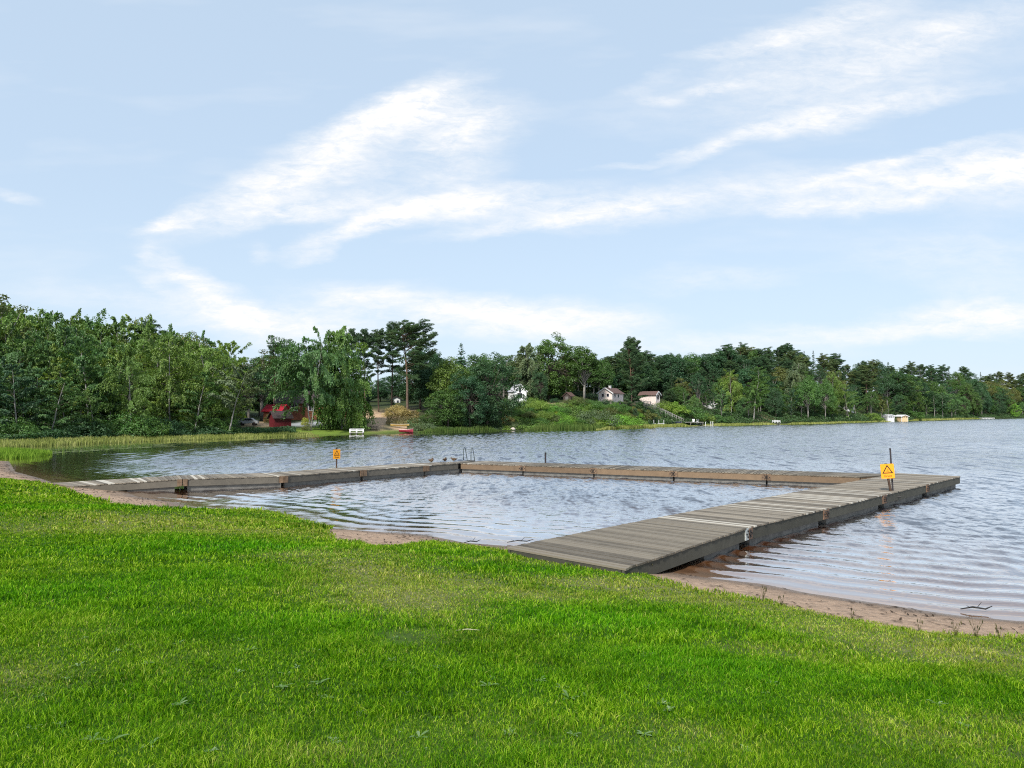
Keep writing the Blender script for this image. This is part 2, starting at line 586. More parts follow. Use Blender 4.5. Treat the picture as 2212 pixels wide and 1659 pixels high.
# ------------------------------------------------------------------ the far shore
SU = np.array([(-900, 52), (-300, 55), (0, 59), (100, 63), (250, 69), (470, 78), (640, 88), (756, 96), (902, 103), (1115, 116), (1294, 123), (1481, 153), (1762, 188), (1935, 240), (2161, 360), (2300, 430), (2500, 500), (3200, 620)], float)
HU = np.array([(-900, .8, 2, 4), (480, .8, 1.8, 4), (640, .8, 1.7, 5), (740, 1.0, 2.6, 5.5), (800, 2.0, 4.4, 7), (900, 2.6, 4.6, 7), (1000, 2.6, 5, 7), (1080, 4.0, 5.4, 8), (1250, 4.2, 6, 9),
               (1330, 3.4, 5.6, 9), (1450, 2.8, 6, 10), (1800, 1.8, 6, 10), (2200, 1.5, 6, 9), (3200, 1.5, 4, 8)], float)


def shore_y(u):
    return np.interp(u, SU[:, 0], SU[:, 1])


def far_z(u, s):
    a, b, c = (np.interp(u, HU[:, 0], HU[:, k]) for k in (1, 2, 3))
    z = np.where(s < 0, .12 * s, 0)
    z = np.where((s >= 0) & (s < 2), .12 * s, z)
    q = np.clip((s - 2) / 13, 0, 1)
    z = np.where((s >= 2) & (s < 15), .24 + (a - .24) * q * q * (3 - 2 * q), z)
    z = np.where((s >= 15) & (s < 40), a + (b - a) * (s - 15) / 25, z)
    z = np.where(s >= 40, b + (c - b) * np.clip((s - 40) / 50, 0, 1.6), z)
    return z


def far(u, s):
    """a point on the far shore: bearing u, s metres behind the water's edge"""
    y = float(shore_y(u)) + s
    return np.array([(u - CX) / F * y, y, float(far_z(u, s))])


def far_ground():
    us = np.concatenate([np.arange(-900, 440, 16.0), np.arange(440, 1700, 5.0), np.arange(1700, 3200, 16.0)])
    ss = np.concatenate([np.arange(-4, 18, .6), np.arange(18, 50, 1.6), np.arange(50, 130, 10)])
    U, S = np.meshgrid(us, ss)
    Y = shore_y(U) + S
    X = (U - CX) / F * Y
    Z = far_z(U, S) + np.clip(S, 0, 4) / 4 * .12 * vnoise(X * .6, Y * .6, 21)
    nx = len(us)
    idx = np.arange(U.size).reshape(U.shape)
    Fq = np.stack([idx[:-1, :-1], idx[:-1, 1:], idx[1:, 1:], idx[1:, :-1]], -1).reshape(-1, 4)

    def gau(u0, s0, du, ds, k=1.0):
        return k * np.exp(-((U - u0) / du) ** 2 - ((S - s0) / ds) ** 2)
    sand = np.clip(gau(815, 14, 45, 5, 1.4) + gau(795, 20, 34, 6, 1.3) + gau(812, 9, 18, 5, 1.2) + gau(870, 5, 38, 2.0, 1.0) + gau(560, 24, 45, 6, .8) + gau(1180, 19, 45, 2.5, 1.2) + gau(1215, 15, 16, 3, .8) + gau(1650, 9, 25, 4, .7) + gau(870, 20, 30, 8, .5), 0, 1)
    lawn = np.clip(gau(700, 6, 130, 6, 1.5) + gau(820, 5, 60, 3.5, 1.0) + gau(560, 3, 120, 3, .8), 0, 1) * (1 - sand)
    gravel = np.clip(gau(655, 22, 45, 5, 1.3) + gau(700, 21, 40, 4, .8), 0, 1)
    m, g = newmat('far_ground')
    co = g.n('ShaderNodeTexCoord').outputs['Object']
    nz = g.noise(co, .9, 6.0, .7)
    nf = g.noise(co, 5.0, 4.0, .7)
    base = g.mix(g.maprange(nz, .3, .7, 0, 1), (.016, .03, .012), (.06, .075, .03))
    col = g.mix(attr(g, 'lawn'), base, g.mix(g.maprange(nf, .3, .7, 0, 1), (.10, .17, .02), (.2, .27, .05)))
    col = g.mix(attr(g, 'sand'), col, g.mix(g.maprange(nf, .3, .7, 0, 1), (.32, .21, .13), (.58, .42, .28)))
    col = g.mix(attr(g, 'gravel'), col, (.30, .31, .32))
    finish(g, col, .95, .1, 0, nf, .8, .15)
    o = mesh_np('far_shore_ground', np.stack([X, Y, Z], -1).reshape(-1, 3), Fq, m, None,
                {'sand': ('POINT', sand.ravel()), 'lawn': ('POINT', lawn.ravel()), 'gravel': ('POINT', gravel.ravel())}, True)
    tag(o, kind='structure')


far_ground()


# ------------------------------------------------------------------ the lake
def water():
    gx = np.cumprod(np.full(46, 1.14)) * .12
    gx = np.cumsum(gx)
    xs = np.concatenate([(-31 - gx)[::-1], np.arange(-31, 24, .10), 24 + gx * 1.7])
    ys = np.concatenate([np.arange(-20, 7, 3.0), np.arange(7, 30, .09), np.arange(30, 46, .12), 46 + gx * 1.25])
    X, Y = np.meshgrid(xs, ys)
    s = -sdist(X, Y)                                      # metres out from the near shore
    r = np.random.default_rng(5)
    Z = np.zeros(X.shape)
    wx, wy = X + .5 * vnoise(X * .7, Y * .7, 31), Y + .5 * vnoise(X * .7, Y * .7, 32)
    main = R(205)                                          # the breeze pushes the ripples towards the beach on the right
    for k in range(46):
        lam = np.exp(r.uniform(np.log(.30), np.log(1.25)))
        a = main + r.normal(0, .75)
        kk = 2 * np.pi / lam
        amp = .0040 * lam ** .85
        ph = kk * (wx * np.cos(a) + wy * np.sin(a)) + r.uniform(0, 6.3)
        patch = .6 + .4 * np.sin(X * np.cos(a + 1.2) * .5 + Y * np.sin(a + 1.2) * .5 + r.uniform(0, 6.3))
        sn = np.sin(ph)
        Z += amp * patch * (sn - .25 * np.cos(2 * ph))
    calm = .12 + .88 * np.clip((s - .5) / 7.0, 0, 1) ** 1.1
    Z *= calm
    # low swell lines that run in along the beach
    ss = s + .34 * vnoise(X * .34, Y * .34, 41) + .05 * vnoise(X * 1.3, Y * 1.3, 42)
    ss = ss - .022 * ss ** 2 * (ss < 12)
    lamb = .60
    sw = np.sin(2 * np.pi * ss / lamb)
    sw = (.5 + .5 * sw) ** 2.4 * 2 - .7
    env = np.clip(s / .5, 0, 1) * np.exp(-np.clip(s - 2.2, 0, 50) / 2.6)
    gust = np.clip(.75 + .5 * vnoise(X * .35, Y * .35, 43), .5, 1.2)
    Z += .023 * np.where(X < 2.2, .30, .80) * np.clip(1 + .9 * vnoise(X * .9, Y * .9, 44), .1, 2) * sw * env * gust
    fr = 1 - np.clip((26 - X) / 8, 0, 1) * np.clip((X + 33) / 8, 0, 1) * np.clip((47 - Y) / 17, 0, 1)
    Z *= 1 - fr
    idx = np.arange(X.size).reshape(X.shape)
    Fq = np.stack([idx[:-1, :-1], idx[:-1, 1:], idx[1:, 1:], idx[1:, :-1]], -1).reshape(-1, 4)
    keep = s.ravel()[Fq].max(1) > -.6
    Fq = Fq[keep]
    used, inv = np.unique(Fq, return_inverse=True)
    V = np.stack([X, Y, Z], -1).reshape(-1, 3)[used]
    m, g = newmat('lake_water')
    co = g.n('ShaderNodeTexCoord').outputs['Object']
    sh = attr(g, 'out')
    br = g.noise(co, .35, 3.0)
    deep = g.mix(g.maprange(br, .35, .65, 0, 1), (.022, .025, .035), (.032, .035, .047))
    col = g.ramp(g.maprange(sh, 0.0, 9.0, 0, 1), [(0.0, (.20, .115, .066)), (.10, (.125, .056, .024)), (.38, (.062, .024, .011)), (1.0, (.020, .016, .017))])
    col = g.mix(g.maprange(sh, 6, 16, 0, 1), col, deep)
    n1 = g.noise(g.n('ShaderNodeMapping', {0: co, 'Rotation': (0, 0, R(25)), 'Scale': (1.0, 1.7, 1)}).outputs[0], 2.6, 4.0, .6, .3)
    n2 = g.noise(g.n('ShaderNodeMapping', {0: co, 'Rotation': (0, 0, R(-20)), 'Scale': (1.0, 1.5, 1)}).outputs[0], 7.5, 3.0, .6)
    n3 = g.noise(g.n('ShaderNodeMapping', {0: co, 'Rotation': (0, 0, R(10)), 'Scale': (.8, 1.2, 1)}).outputs[0], .55, 3.0, .55)
    farw = attr(g, 'far')
    h = g.math('ADD', g.math('MULTIPLY', n1, g.maprange(farw, 0, 1, .014, .034)), g.math('MULTIPLY', n2, .0055))
    h = g.math('ADD', h, g.math('MULTIPLY', n3, g.maprange(farw, 0, 1, 0.0, .10)))
    gustn = g.noise(co, .06, 3.0, .55)
    h = g.math('MULTIPLY', h, g.math('MULTIPLY', attr(g, 'rough'), g.maprange(gustn, .3, .7, .65, 1.25)))
    b = g.n('ShaderNodeBump', {'Height': h, 'Strength': 1.0, 'Distance': 1.0})
    # facets that lean towards the near shore are the ones seen at a grazing angle; the steepest of them show as dark flecks
    fa = g.noise(g.n('ShaderNodeMapping', {0: co, 'Rotation': (0, 0, R(2)), 'Scale': (1.7, .30, 1)}).outputs[0], 1.0, 4.0, .66, .1)
    fb = g.noise(g.n('ShaderNodeMapping', {0: co, 'Rotation': (0, 0, R(-4)), 'Scale': (5.2, 3.0, 1)}).outputs[0], 1.0, 4.0, .64, .15)
    fa = g.maprange(fa, .48, .68, 0.0, .46)
    fb = g.maprange(fb, .48, .72, 0.0, .28)
    fl = g.math('ADD', g.math('MULTIPLY', fa, g.maprange(farw, 0, 1, .45, 1.0)), g.math('MULTIPLY', fb, g.maprange(farw, 0, 1, 1.0, .5)))
    fl = g.math('MULTIPLY', fl, g.maprange(sh, 1.0, 7.0, .15, 1.0))
    tilt = g.math('ADD', g.maprange(farw, 0, 1, .03, .045), fl)
    tl = g.n('ShaderNodeCombineXYZ', {0: 0.0, 1: g.math('MULTIPLY', g.math('MULTIPLY', attr(g, 'rough'), tilt), -1.0), 2: 0.0}).outputs[0]
    nn = g.n('ShaderNodeVectorMath', {0: b.outputs[0], 1: tl}, operation='ADD').outputs[0]
    nn = g.n('ShaderNodeVectorMath', {0: nn}, operation='NORMALIZE').outputs[0]
    p = g.n('ShaderNodeBsdfPrincipled', {'Base Color': col, 'Roughness': .05, 'IOR': 1.45, 'Specular IOR Level': .6})
    g.link(nn, p.inputs['Normal'])
    gl = g.n('ShaderNodeBsdfGlossy', {0: (.97, .97, .98, 1), 'Roughness': .05})
    g.link(nn, gl.inputs['Normal'])
    fre = g.n('ShaderNodeFresnel', {'IOR': 1.5, 'Normal': nn}).outputs[0]
    mixf = g.math('MULTIPLY', g.math('MINIMUM', g.math('MULTIPLY', fre, 1.9), .86), g.maprange(sh, .2, 1.6, .5, 1.0))
    ms = g.n('ShaderNodeMixShader', {0: mixf, 1: p.outputs[0], 2: gl.outputs[0]})
    g.n('ShaderNodeOutputMaterial', {0: ms.outputs[0]})
    # the lee under the far bank stays calm
    U = X / np.maximum(Y, 1) * F + CX
    lee = np.clip((shore_y(U) - Y - 1.0) / np.interp(U, [-200, 100, 420, 700, 1000, 1300], [36, 34, 30, 24, 17, 11]), 0, 1) ** 1.5
    lee = np.where(U > 1300, np.clip(lee * 2.5, 0, 1), lee)
    rough = np.clip(calm, .2, 1) * (.03 + .97 * lee ** 1.3)
    o = mesh_np('lake_water', V, inv.reshape(-1, 4).astype(np.int32), m, None,
                {'out': ('POINT', s.ravel()[used]), 'far': ('POINT', fr.ravel()[used]), 'rough': ('POINT', rough.ravel()[used])}, True)
    tag(o, kind='structure')


water()


# ------------------------------------------------------------------ grass
def blades(name, P, length, width, lean, attrs, mat, kind='stuff', curve=.5, parent=None):
    n = len(P)
    yaw = rng.uniform(0, 2 * np.pi, n)
    ld = rng.uniform(0, 2 * np.pi, n)
    side = np.stack([np.cos(yaw), np.sin(yaw), np.zeros(n)], 1)
    ln = np.stack([np.cos(ld), np.sin(ld), np.zeros(n)], 1) * (lean * length)[:, None]
    up = np.zeros((n, 3))
    up[:, 2] = length
    w = width[:, None] / 2
    mid = P + up * .55 + ln * .55 * curve
    tip = P + up * (1 - .25 * lean[:, None]) + ln
    V = np.stack([P - side * w, P + side * w, mid + side * w * .8, mid - side * w * .8, tip + side * w * .12, tip - side * w * .12], 1).reshape(-1, 3)
    b = (np.arange(n) * 6)[:, None]
    Fq = np.concatenate([b + np.array([0, 1, 2, 3]), b + np.array([3, 2, 4, 5])], 1).reshape(-1, 4)
    at_ = {k: ('FACE', np.repeat(v, 2)) for k, v in attrs.items()}
    o = mesh_np(name, V, Fq, mat, parent, at_)
    if kind:
        tag(o, kind=kind)
    return o


def grass_material():
    m, g = newmat('grass_blade')
    rn, dr, lu = attr(g, 'rnd'), attr(g, 'dry'), attr(g, 'lush')
    green = g.ramp(rn, [(0.0, (.018, .070, .002)), (.38, (.075, .195, .003)), (.7, (.19, .35, .008)), (1.0, (.42, .54, .05))])
    rich = g.ramp(rn, [(0.0, (.014, .075, .002)), (.45, (.055, .23, .003)), (1.0, (.20, .47, .012))])
    dryc = g.ramp(rn, [(0.0, (.11, .16, .015)), (.4, (.23, .28, .035)), (.8, (.38, .39, .085)), (1.0, (.55, .50, .20))])
    col = g.mix(lu, green, rich)
    col = g.mix(dr, col, dryc)
    d = g.n('ShaderNodeBsdfDiffuse', {0: col}).outputs[0]
    t = g.n('ShaderNodeBsdfTranslucent', {0: g.mix(1.0, col, (1.2, 1.3, .5), 'MULTIPLY')}).outputs[0]
    gl = g.n('ShaderNodeBsdfGlossy', {0: (1, 1, 1, 1), 'Roughness': .4}).outputs[0]
    a = g.n('ShaderNodeMixShader', {0: .35, 1: d, 2: t}).outputs[0]
    g.n('ShaderNodeOutputMaterial', {0: g.n('ShaderNodeMixShader', {0: .005, 1: a, 2: gl}).outputs[0]})
    return m


M_GRASS = grass_material()


def lawn_grass():
    Ps, Ls, Ws = [], [], []
    for y0, y1, dens, L, W in ((1.2, 4.6, 9500, .042, .0040), (4.6, 7, 6000, .049, .0060), (7, 10, 2500, .052, .009), (10, 15, 1000, .058, .015), (15, 21, 420, .075, .026), (21, 33, 210, .085, .045)):
        x0, x1 = -.72 * y1 - 4.5, .72 * y1 + 4.5
        n = int((x1 - x0) * (y1 - y0) * dens)
        x, y = rng.uniform(x0, x1, n), rng.uniform(y0, y1, n)
        k = np.abs(x) < .72 * y + 4.5
        x, y = x[k], y[k]
        td = turf_depth(x, y)
        k = td > -.04 + .10 * vnoise(x * 5, y * 5, 51) + .12 * vnoise(x * 2.2, y * 2.2, 59) + rng.exponential(.05, len(x)) - .08
        x, y = x[k], y[k]
        Ps.append(np.stack([x, y], 1))
        cl = .72 + .42 * vnoise(x * 3.2, y * 3.2, 52) + .42 * vnoise(x * 8, y * 8, 53)
        Ls.append(L * np.clip(cl, .55, 1.7) * rng.uniform(.6, 1.35, len(x)))
        Ws.append(W * rng.uniform(.7, 1.3, len(x)))
    P2, L, W = np.concatenate(Ps), np.concatenate(Ls), np.concatenate(Ws)
    x, y = P2.T
    dr = dryness(x, y)
    lu = np.clip(blobs(LUSHP, x, y) + .25 * vnoise(x * 1.6, y * 1.6, 54), 0, 1)
    L = L * (1 - .45 * dr) * (1 + .5 * lu)
    # a rank dark tuft where the turf runs out to the water, and ragged longer edges
    c = hit(668, 1142)
    tuft = np.exp(-(((x - c[0]) / .9) ** 2 + ((y - c[1]) / .5) ** 2))
    L = L * (1 + 1.8 * tuft)
    td = turf_depth(x, y)
    L = L * (1 + .5 * np.exp(-np.clip(td, 0, 5) / .12))
    z = ground_z(x, y) + np.clip(td / .3, 0, 1) * .035 - .004
    rnd = np.clip(rng.beta(1.6, 1.8, len(x)) + .11 * vnoise(x * 2.4, y * 2.4, 56) + .12 * vnoise(x * 7, y * 7, 57) - .25 * tuft, 0, 1)
    isdry = np.clip((rng.uniform(0, 1, len(x)) < dr * 1.1) * rng.uniform(.5, 1, len(x)) + dr * .35, 0, 1)
    isdry = np.maximum(isdry, (rng.uniform(0, 1, len(x)) < .05) * rng.uniform(.3, .9, len(x)))
    lean = rng.uniform(.15, 1.0, len(x))
    # a bare earthy spot in the turf
    c = hit(868, 1384)
    bare = np.exp(-(((x - c[0]) / .26) ** 2 + ((y - c[1]) / .34) ** 2))
    k = rng.uniform(0, 1, len(x)) > bare * .93
    x, y, z, L, W, lean, rnd, isdry, lu = (q[k] for q in (x, y, z, L * (1 - .5 * bare), W, lean, rnd, isdry, lu))
    blades('grass', np.stack([x, y, z], 1), L, W, lean, {'rnd': rnd, 'dry': isdry, 'lush': lu}, M_GRASS)
    # litter on the sand: twigs and dead leaves, far too many to count
    n = 48000
    x, y = rng.uniform(-30, 12, n), rng.uniform(5, 42, n)
    sd, td = sdist(x, y), turf_depth(x, y)
    k = (sd > .05) & (td < .05) & (vnoise(x * 2, y * 2, 58) + rng.normal(0, .5, n) > .1) & (np.abs(x) < .75 * y + 1)
    x, y = x[k], y[k]
    n = len(x)
    ln = rng.uniform(.012, .06, n) * (1 + y / 22)
    wd = rng.uniform(.004, .013, n) * (1 + y / 25)
    a = R(145) + rng.normal(0, .7, n)
    t = np.stack([np.cos(a), np.sin(a), rng.uniform(-.05, .15, n)], 1) * ln[:, None]
    b = np.stack([-np.sin(a), np.cos(a), np.zeros(n)], 1) * wd[:, None]
    P = np.stack([x, y, ground_z(x, y) + .012], 1)
    V = np.stack([P - t, P + b, P + t, P - b], 1).reshape(-1, 3)
    o = mesh_np('beach_debris', V, np.arange(n * 4).reshape(-1, 4), plain('litter', (.045, .03, .02), .9, .1), None)
    tag(o, kind='stuff')


lawn_grass()
# ------------------------------------------------------------------ trees
def unit(a):
    return a / (np.linalg.norm(a, axis=1, keepdims=True) + 1e-9)


def leaf_mesh(name, C, N, T, L, W, rnd, mat):
    """one rhombus leaf (or spray) per row: centre, normal, long axis, length, width"""
    n = len(C)
    T = unit(T - N * (T * N).sum(1, keepdims=True))
    B = np.cross(N, T)
    t, b = T * (L / 2)[:, None], B * (W / 2)[:, None]
    fold = N * (W * .18)[:, None]
    V = np.stack([C - t, C + b + fold, C + t, C - b + fold], 1).reshape(-1, 3)
    return mesh_np(name, V, np.arange(n * 4).reshape(-1, 4), mat, None, {'rnd': ('FACE', rnd)}, False, None, False)


def curve_pts(p, d, length, n, droop, r, wob=.1):
    """a branch that starts at p along d and bends down (droop > 0) or up"""
    pts = [np.array(p, float)]
    d = np.array(d, float)
    for _ in range(n):
        d = d + np.array([r.normal(0, wob), r.normal(0, wob), r.normal(0, wob) - droop])
        d /= np.linalg.norm(d)
        pts.append(pts[-1] + d * length / n)
    return pts


class Leaves:
    def __init__(self):
        self.c, self.n, self.t, self.l, self.w, self.r = [], [], [], [], [], []

    def add(self, c, n, t, l, w, r):
        for a, b in zip((self.c, self.n, self.t, self.l, self.w, self.r), (c, n, t, l, w, r)):
            a.append(np.asarray(b, float))

    def build(self, name, mat):
        k = [np.concatenate(a) for a in (self.c, self.n, self.t, self.l, self.w, self.r)]
        return leaf_mesh(name, k[0], unit(k[1]), k[2], k[3], k[4], k[5], mat)


def clump(Lv, c, rad, n, r, l=.3, w=.17, up=.5, shell=.55, tone=0.0, horiz=0.0):
    d = unit(r.normal(0, 1, (n, 3)))
    q = shell + (1 - shell) * r.uniform(0, 1, n) ** .6
    P = c + d * q[:, None] * np.asarray(rad)
    N = d * .75 + np.array([0, 0, up]) + r.normal(0, .38, (n, 3))
    T = r.normal(0, 1, (n, 3)) + d * .5
    T[:, 2] -= .3
    if horiz:
        T[:, 2] *= 1 - horiz
    Lv.add(P, N, T, l * r.uniform(.6, 1.35, n), w * r.uniform(.7, 1.3, n), np.clip(r.beta(2, 2, n) + tone, 0, 1))


def make_birch(seed, h=14.0, rad=2.7, bare=.16, weep=1.0, dens=1.0, lean=0.0, fork=False, nb=40, skirt=1.0, tip=2.7):
    r = np.random.default_rng(seed)
    Lv, tb = Leaves(), MB()
    trunks = []
    for k in range(2 if fork else 1):
        d = np.array([lean + (.10 * (-1) ** k if fork else 0), r.normal(0, .03), 1.0])
        pts = [np.array([.0, 0, -.3])]
        for i in range(14):
            d = d + np.array([r.normal(0, .035), r.normal(0, .035), 0])
            if fork and i > 4:
                d[0] *= .8
            dd = d / np.linalg.norm(d)
            pts.append(pts[-1] + dd * (h * (.95 if k else 1.0) + .3) / 14)
        rr = [.0105 * h * (1 - .93 * (i / 14)) * (.8 if fork else 1) + .012 for i in range(15)]
        tb.tube(pts, rr, 7)
        trunks.append(np.array(pts))
    for i in range(int(nb * (1.25 if fork else 1))):
        tr = trunks[i % len(trunks)]
        f = bare + (0.97 - bare) * ((i + .5) / nb / (1.25 if fork else 1)) ** .9
        j = f * 14
        a = min(int(j), 13)
        p = tr[a] + (tr[a + 1] - tr[a]) * (j - a)
        g = (f - bare) / (1 - bare)
        prof = (.45 + .75 * math.sin(math.pi * min(1, .18 + .72 * g)) ** .8) * (1.0 if g < .7 else max(.2, 1 - (g - .7) * (tip if not fork else 2.0)))
        bl = rad * prof * r.uniform(.65, 1.2)
        az = i * 2.4 + r.normal(0, .4)
        el = r.uniform(.35, .95) if g < .85 else r.uniform(.6, 1.1)
        d = (math.cos(az) * math.cos(el), math.sin(az) * math.cos(el), math.sin(el))
        br = curve_pts(p, d, bl * 1.5, 7, .13 * weep, r, .09)
        r0 = .0052 * h * (1 - .75 * f) + .006
        tb.tube(br, [r0 * .6 * (1 - .85 * q / 7) + .004 for q in range(8)], 4, 1)
        br = np.array(br)
        ns = int((16 + 21 * prof) * dens)
        for _ in range(ns):                                  # strands that hang from the outer part of the branch
            q = 1.2 + 5.8 * r.uniform(0, 1) ** .7
            a = min(int(q), 6)
            s0 = br[a] + (br[a + 1] - br[a]) * (q - a)
            ln = r.uniform(.3, 1.15) * (.55 + .75 * weep) * (1.0 if g > .3 else skirt) * (h / 14) * (1.0 if g < .8 else .42)
            m = max(4, int(ln / .115))
            tt = np.linspace(0, 1, m)[:, None]
            out = s0 - np.array([tr[0][0], tr[0][1], 0])
            out = np.array([out[0], out[1], 0]) / (np.hypot(out[0], out[1]) + .3)
            dr0 = out * .25 + r.normal(0, .28, 3) * np.array([1, 1, .3])
            P = s0 + dr0 * tt * ln * .8 + np.array([0, 0, -1]) * (tt ** 1.25) * ln * weep + np.array([0, 0, 1]) * tt * (1 - weep) * ln * .4
            P = P + r.normal(0, .075, P.shape)
            P[:, 2] = np.maximum(P[:, 2], .25)
            N = out + np.array([0, 0, .75 - .35 * weep]) + r.normal(0, .5, P.shape)
            T = np.array([0, 0, -1.0]) + r.normal(0, .45, P.shape)
            Lv.add(P, N, T, .30 * r.uniform(.6, 1.4, m), .178 * r.uniform(.7, 1.3, m), np.clip(r.beta(2, 2, m) * .8 + .2 * (1 - tt[:, 0]), 0, 1))
    return tb.build('trunk', [M_BIRCHBARK, M_DARKBARK], link=False, smooth=True), Lv.build('crown', M_LEAF)


def make_pine(seed, h=18.0, bare=.45, rad=3.2, flat=0.0, nb=36, dens=1.0, lean=0.0, wind=0.0):
    r = np.random.default_rng(seed)
    Lv, tb = Leaves(), MB()
    d = np.array([lean, r.normal(0, .03), 1.0])
    pts = [np.array([0, 0, -.4])]
    for i in range(12):
        d = d + np.array([r.normal(0, .03) - lean * .08, r.normal(0, .03), 0])
        pts.append(pts[-1] + d / np.linalg.norm(d) * (h * .97 + .4) / 12)
    tb.tube(pts, [.016 * h * (1 - .85 * (i / 12) ** 1.2) + .015 for i in range(13)], 8)
    tr = np.array(pts)
    for i in range(nb):
        f = bare + (.99 - bare) * ((i + r.uniform(0, .8)) / nb) ** (.85 if not flat else .7)
        f = min(f, .99)
        j = f * 12
        a = min(int(j), 11)
        p = tr[a] + (tr[a + 1] - tr[a]) * (j - a)
        g = (f - bare) / (1 - bare)
        prof = (.55 + .6 * math.sin(math.pi * min(1, .12 + .68 * g))) * (1 if g < .72 else max(.3, 1 - (g - .72) * 2.0 * (1 - .6 * flat)))
        bl = rad * prof * r.uniform(.5, 1.15)
        az = i * 2.4 + r.normal(0, .5)
        if wind:
            az = az * (1 - wind * .3) if math.cos(az) < 0 else az
            bl *= 1 + wind * .5 * math.cos(az)
        el = r.uniform(-.1, .35) + .45 * g
        dd = (math.cos(az) * math.cos(el), math.sin(az) * math.cos(el), math.sin(el))
        br = np.array(curve_pts(p, dd, bl, 6, -.02, r, .12))
        tb.tube(br, [.0045 * h * (1 - .6 * f) * (1 - .8 * q / 6) + .008 for q in range(7)], 5)
        npad = max(2, int(bl * 2.4))
        for k in range(npad):
            q = 2.0 + 4.0 * (k + r.uniform(.2, 1)) / npad
            a = min(int(q), 5)
            c = br[a] + (br[a + 1] - br[a]) * min(1, q - a)
            lat = np.array([-dd[1], dd[0], 0]) * r.normal(0, .42) * (1 + .12 * bl)
            c = c + lat + np.array([0, 0, r.uniform(.05, .25)])
            rr = r.uniform(.48, .95) * (h / 18) ** .5
            n = int(64 * dens * rr / .7)
            dv = unit(r.normal(0, 1, (n, 3)))
            P = c + dv * np.array([rr, rr, rr * .30]) * (r.uniform(.3, 1, n) ** .5)[:, None]
            T = dv * np.array([1, 1, .3]) + np.array([0, 0, .55]) + r.normal(0, .3, (n, 3))
            N = np.array([0, 0, .8]) + dv * .6 + r.normal(0, .45, (n, 3))
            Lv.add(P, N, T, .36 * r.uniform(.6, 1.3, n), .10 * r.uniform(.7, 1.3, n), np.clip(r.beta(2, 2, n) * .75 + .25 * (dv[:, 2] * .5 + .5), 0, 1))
    return tb.build('trunk', M_PINEBARK, link=False, smooth=True), Lv.build('crown', M_NEEDLE)


def make_spruce(seed, h=18.0, rad=2.8, bare=.06, dens=1.0):
    r = np.random.default_rng(seed)
    Lv, tb = Leaves(), MB()
    tb.tube([(0, 0, -.4), (0.05, 0, h * .5), (0, .05, h)], [.014 * h, .008 * h, .01], 7)
    nw = int(h * 2.0)
    for i in range(nw):
        f = bare + (1 - bare) * (i + r.uniform(0, .6)) / nw
        z = h * min(f, .995)
        rr = rad * (1 - f) ** .8 * r.uniform(.8, 1.15) + .12
        nbr = 7 if f < .8 else 5
        for k in range(nbr):
            az = k * 2 * math.pi / nbr + i * .7 + r.normal(0, .2)
            bl = rr * r.uniform(.7, 1.15)
            el = r.uniform(-.35, .05) + .5 * f ** 2
            m = max(5, int(bl * 15 * dens))
            tt = r.uniform(.08, 1, m)
            d = np.array([math.cos(az), math.sin(az), 0])
            lt = np.array([-d[1], d[0], 0])
            P = np.array([0, 0, z]) + d * (tt * bl)[:, None] + lt * (r.normal(0, .17, m) * (.35 + bl * .35) * (1.1 - .6 * tt))[:, None]
            P[:, 2] += math.tan(el) * tt * bl + .12 * bl * tt ** 2 - r.uniform(0, .22, m)
            N = np.array([0, 0, .9]) + d * .5 + r.normal(0, .4, (m, 3))
            T = d * 1.0 + r.normal(0, .4, (m, 3)) - np.array([0, 0, .35])
            Lv.add(P, N, T, .38 * r.uniform(.6, 1.3, m), .14 * r.uniform(.7, 1.3, m), r.beta(2, 2, m) * .8 + .2 * tt)
    return tb.build('trunk', M_DARKBARK, link=False, smooth=True), Lv.build('crown', M_NEEDLE)


def make_broad(seed, h=12.0, rad=4.0, bare=.16, ncl=80, dens=1.0, layered=0.0, top=1.0, leaf=.30, barkm=None):
    r = np.random.default_rng(seed)
    Lv, tb = Leaves(), MB()
    th = h * (.62)
    tr = np.array([[0, 0, -.4], [r.normal(0, .08), r.normal(0, .08), h * .2], [r.normal(0, .2), r.normal(0, .2), h * .42], [r.normal(0, .3), r.normal(0, .3), th]])
    tb.tube(tr, [.022 * h, .018 * h, .013 * h, .006 * h], 8)
    cz = h * (bare + 1) / 2
    hz = h * (1 - bare) / 2
    lobes = [(r.uniform(0, 2 * math.pi), r.uniform(-.5, .9), r.uniform(.75, 1.2)) for _ in range(9)]
    for i in range(ncl):
        v = unit(r.normal(0, 1, (1, 3)))[0]
        if v[2] < (-.55 if bare > .05 else -.93):
            v[2] *= -.4
        az, sz = math.atan2(v[1], v[0]), v[2]
        k = .82
        for la, lz, lr in lobes:
            k += (lr - .95) * math.exp(-((math.cos(az - la) - 1) ** 2) * 2.5 - ((sz - lz) * 2) ** 2) * 1.3
        q = r.uniform(.45, 1.0) ** .6 * k
        egg = 1 - .28 * max(0, sz) ** 2 * (2 - top)
        c = np.array([v[0] * rad * q * egg, v[1] * rad * q * egg, cz + v[2] * hz * q * 1.06])
        cr = r.uniform(.55, 1.15) * rad / 4.0 * (1.1 - .25 * q)
        squash = 1 - .55 * layered
        clump(Lv, c, np.array([cr, cr, cr * .72 * squash]), int(62 * dens * (cr / .85)), r, leaf, leaf * .58, .55 + .3 * layered, .5, r.normal(0, .10), layered)
        if i % 3 == 0:
            b0 = tr[1] + (tr[3] - tr[1]) * r.uniform(.1, 1)
            mid = (b0 + c) / 2 + np.array([0, 0, .06 * h * r.uniform(-.2, 1)])
            tb.tube([b0, mid, c], [.0075 * h, .005 * h, .012], 5)
    return tb.build('trunk', barkm or M_GREYBARK, link=False, smooth=True), Lv.build('crown', M_LEAF)


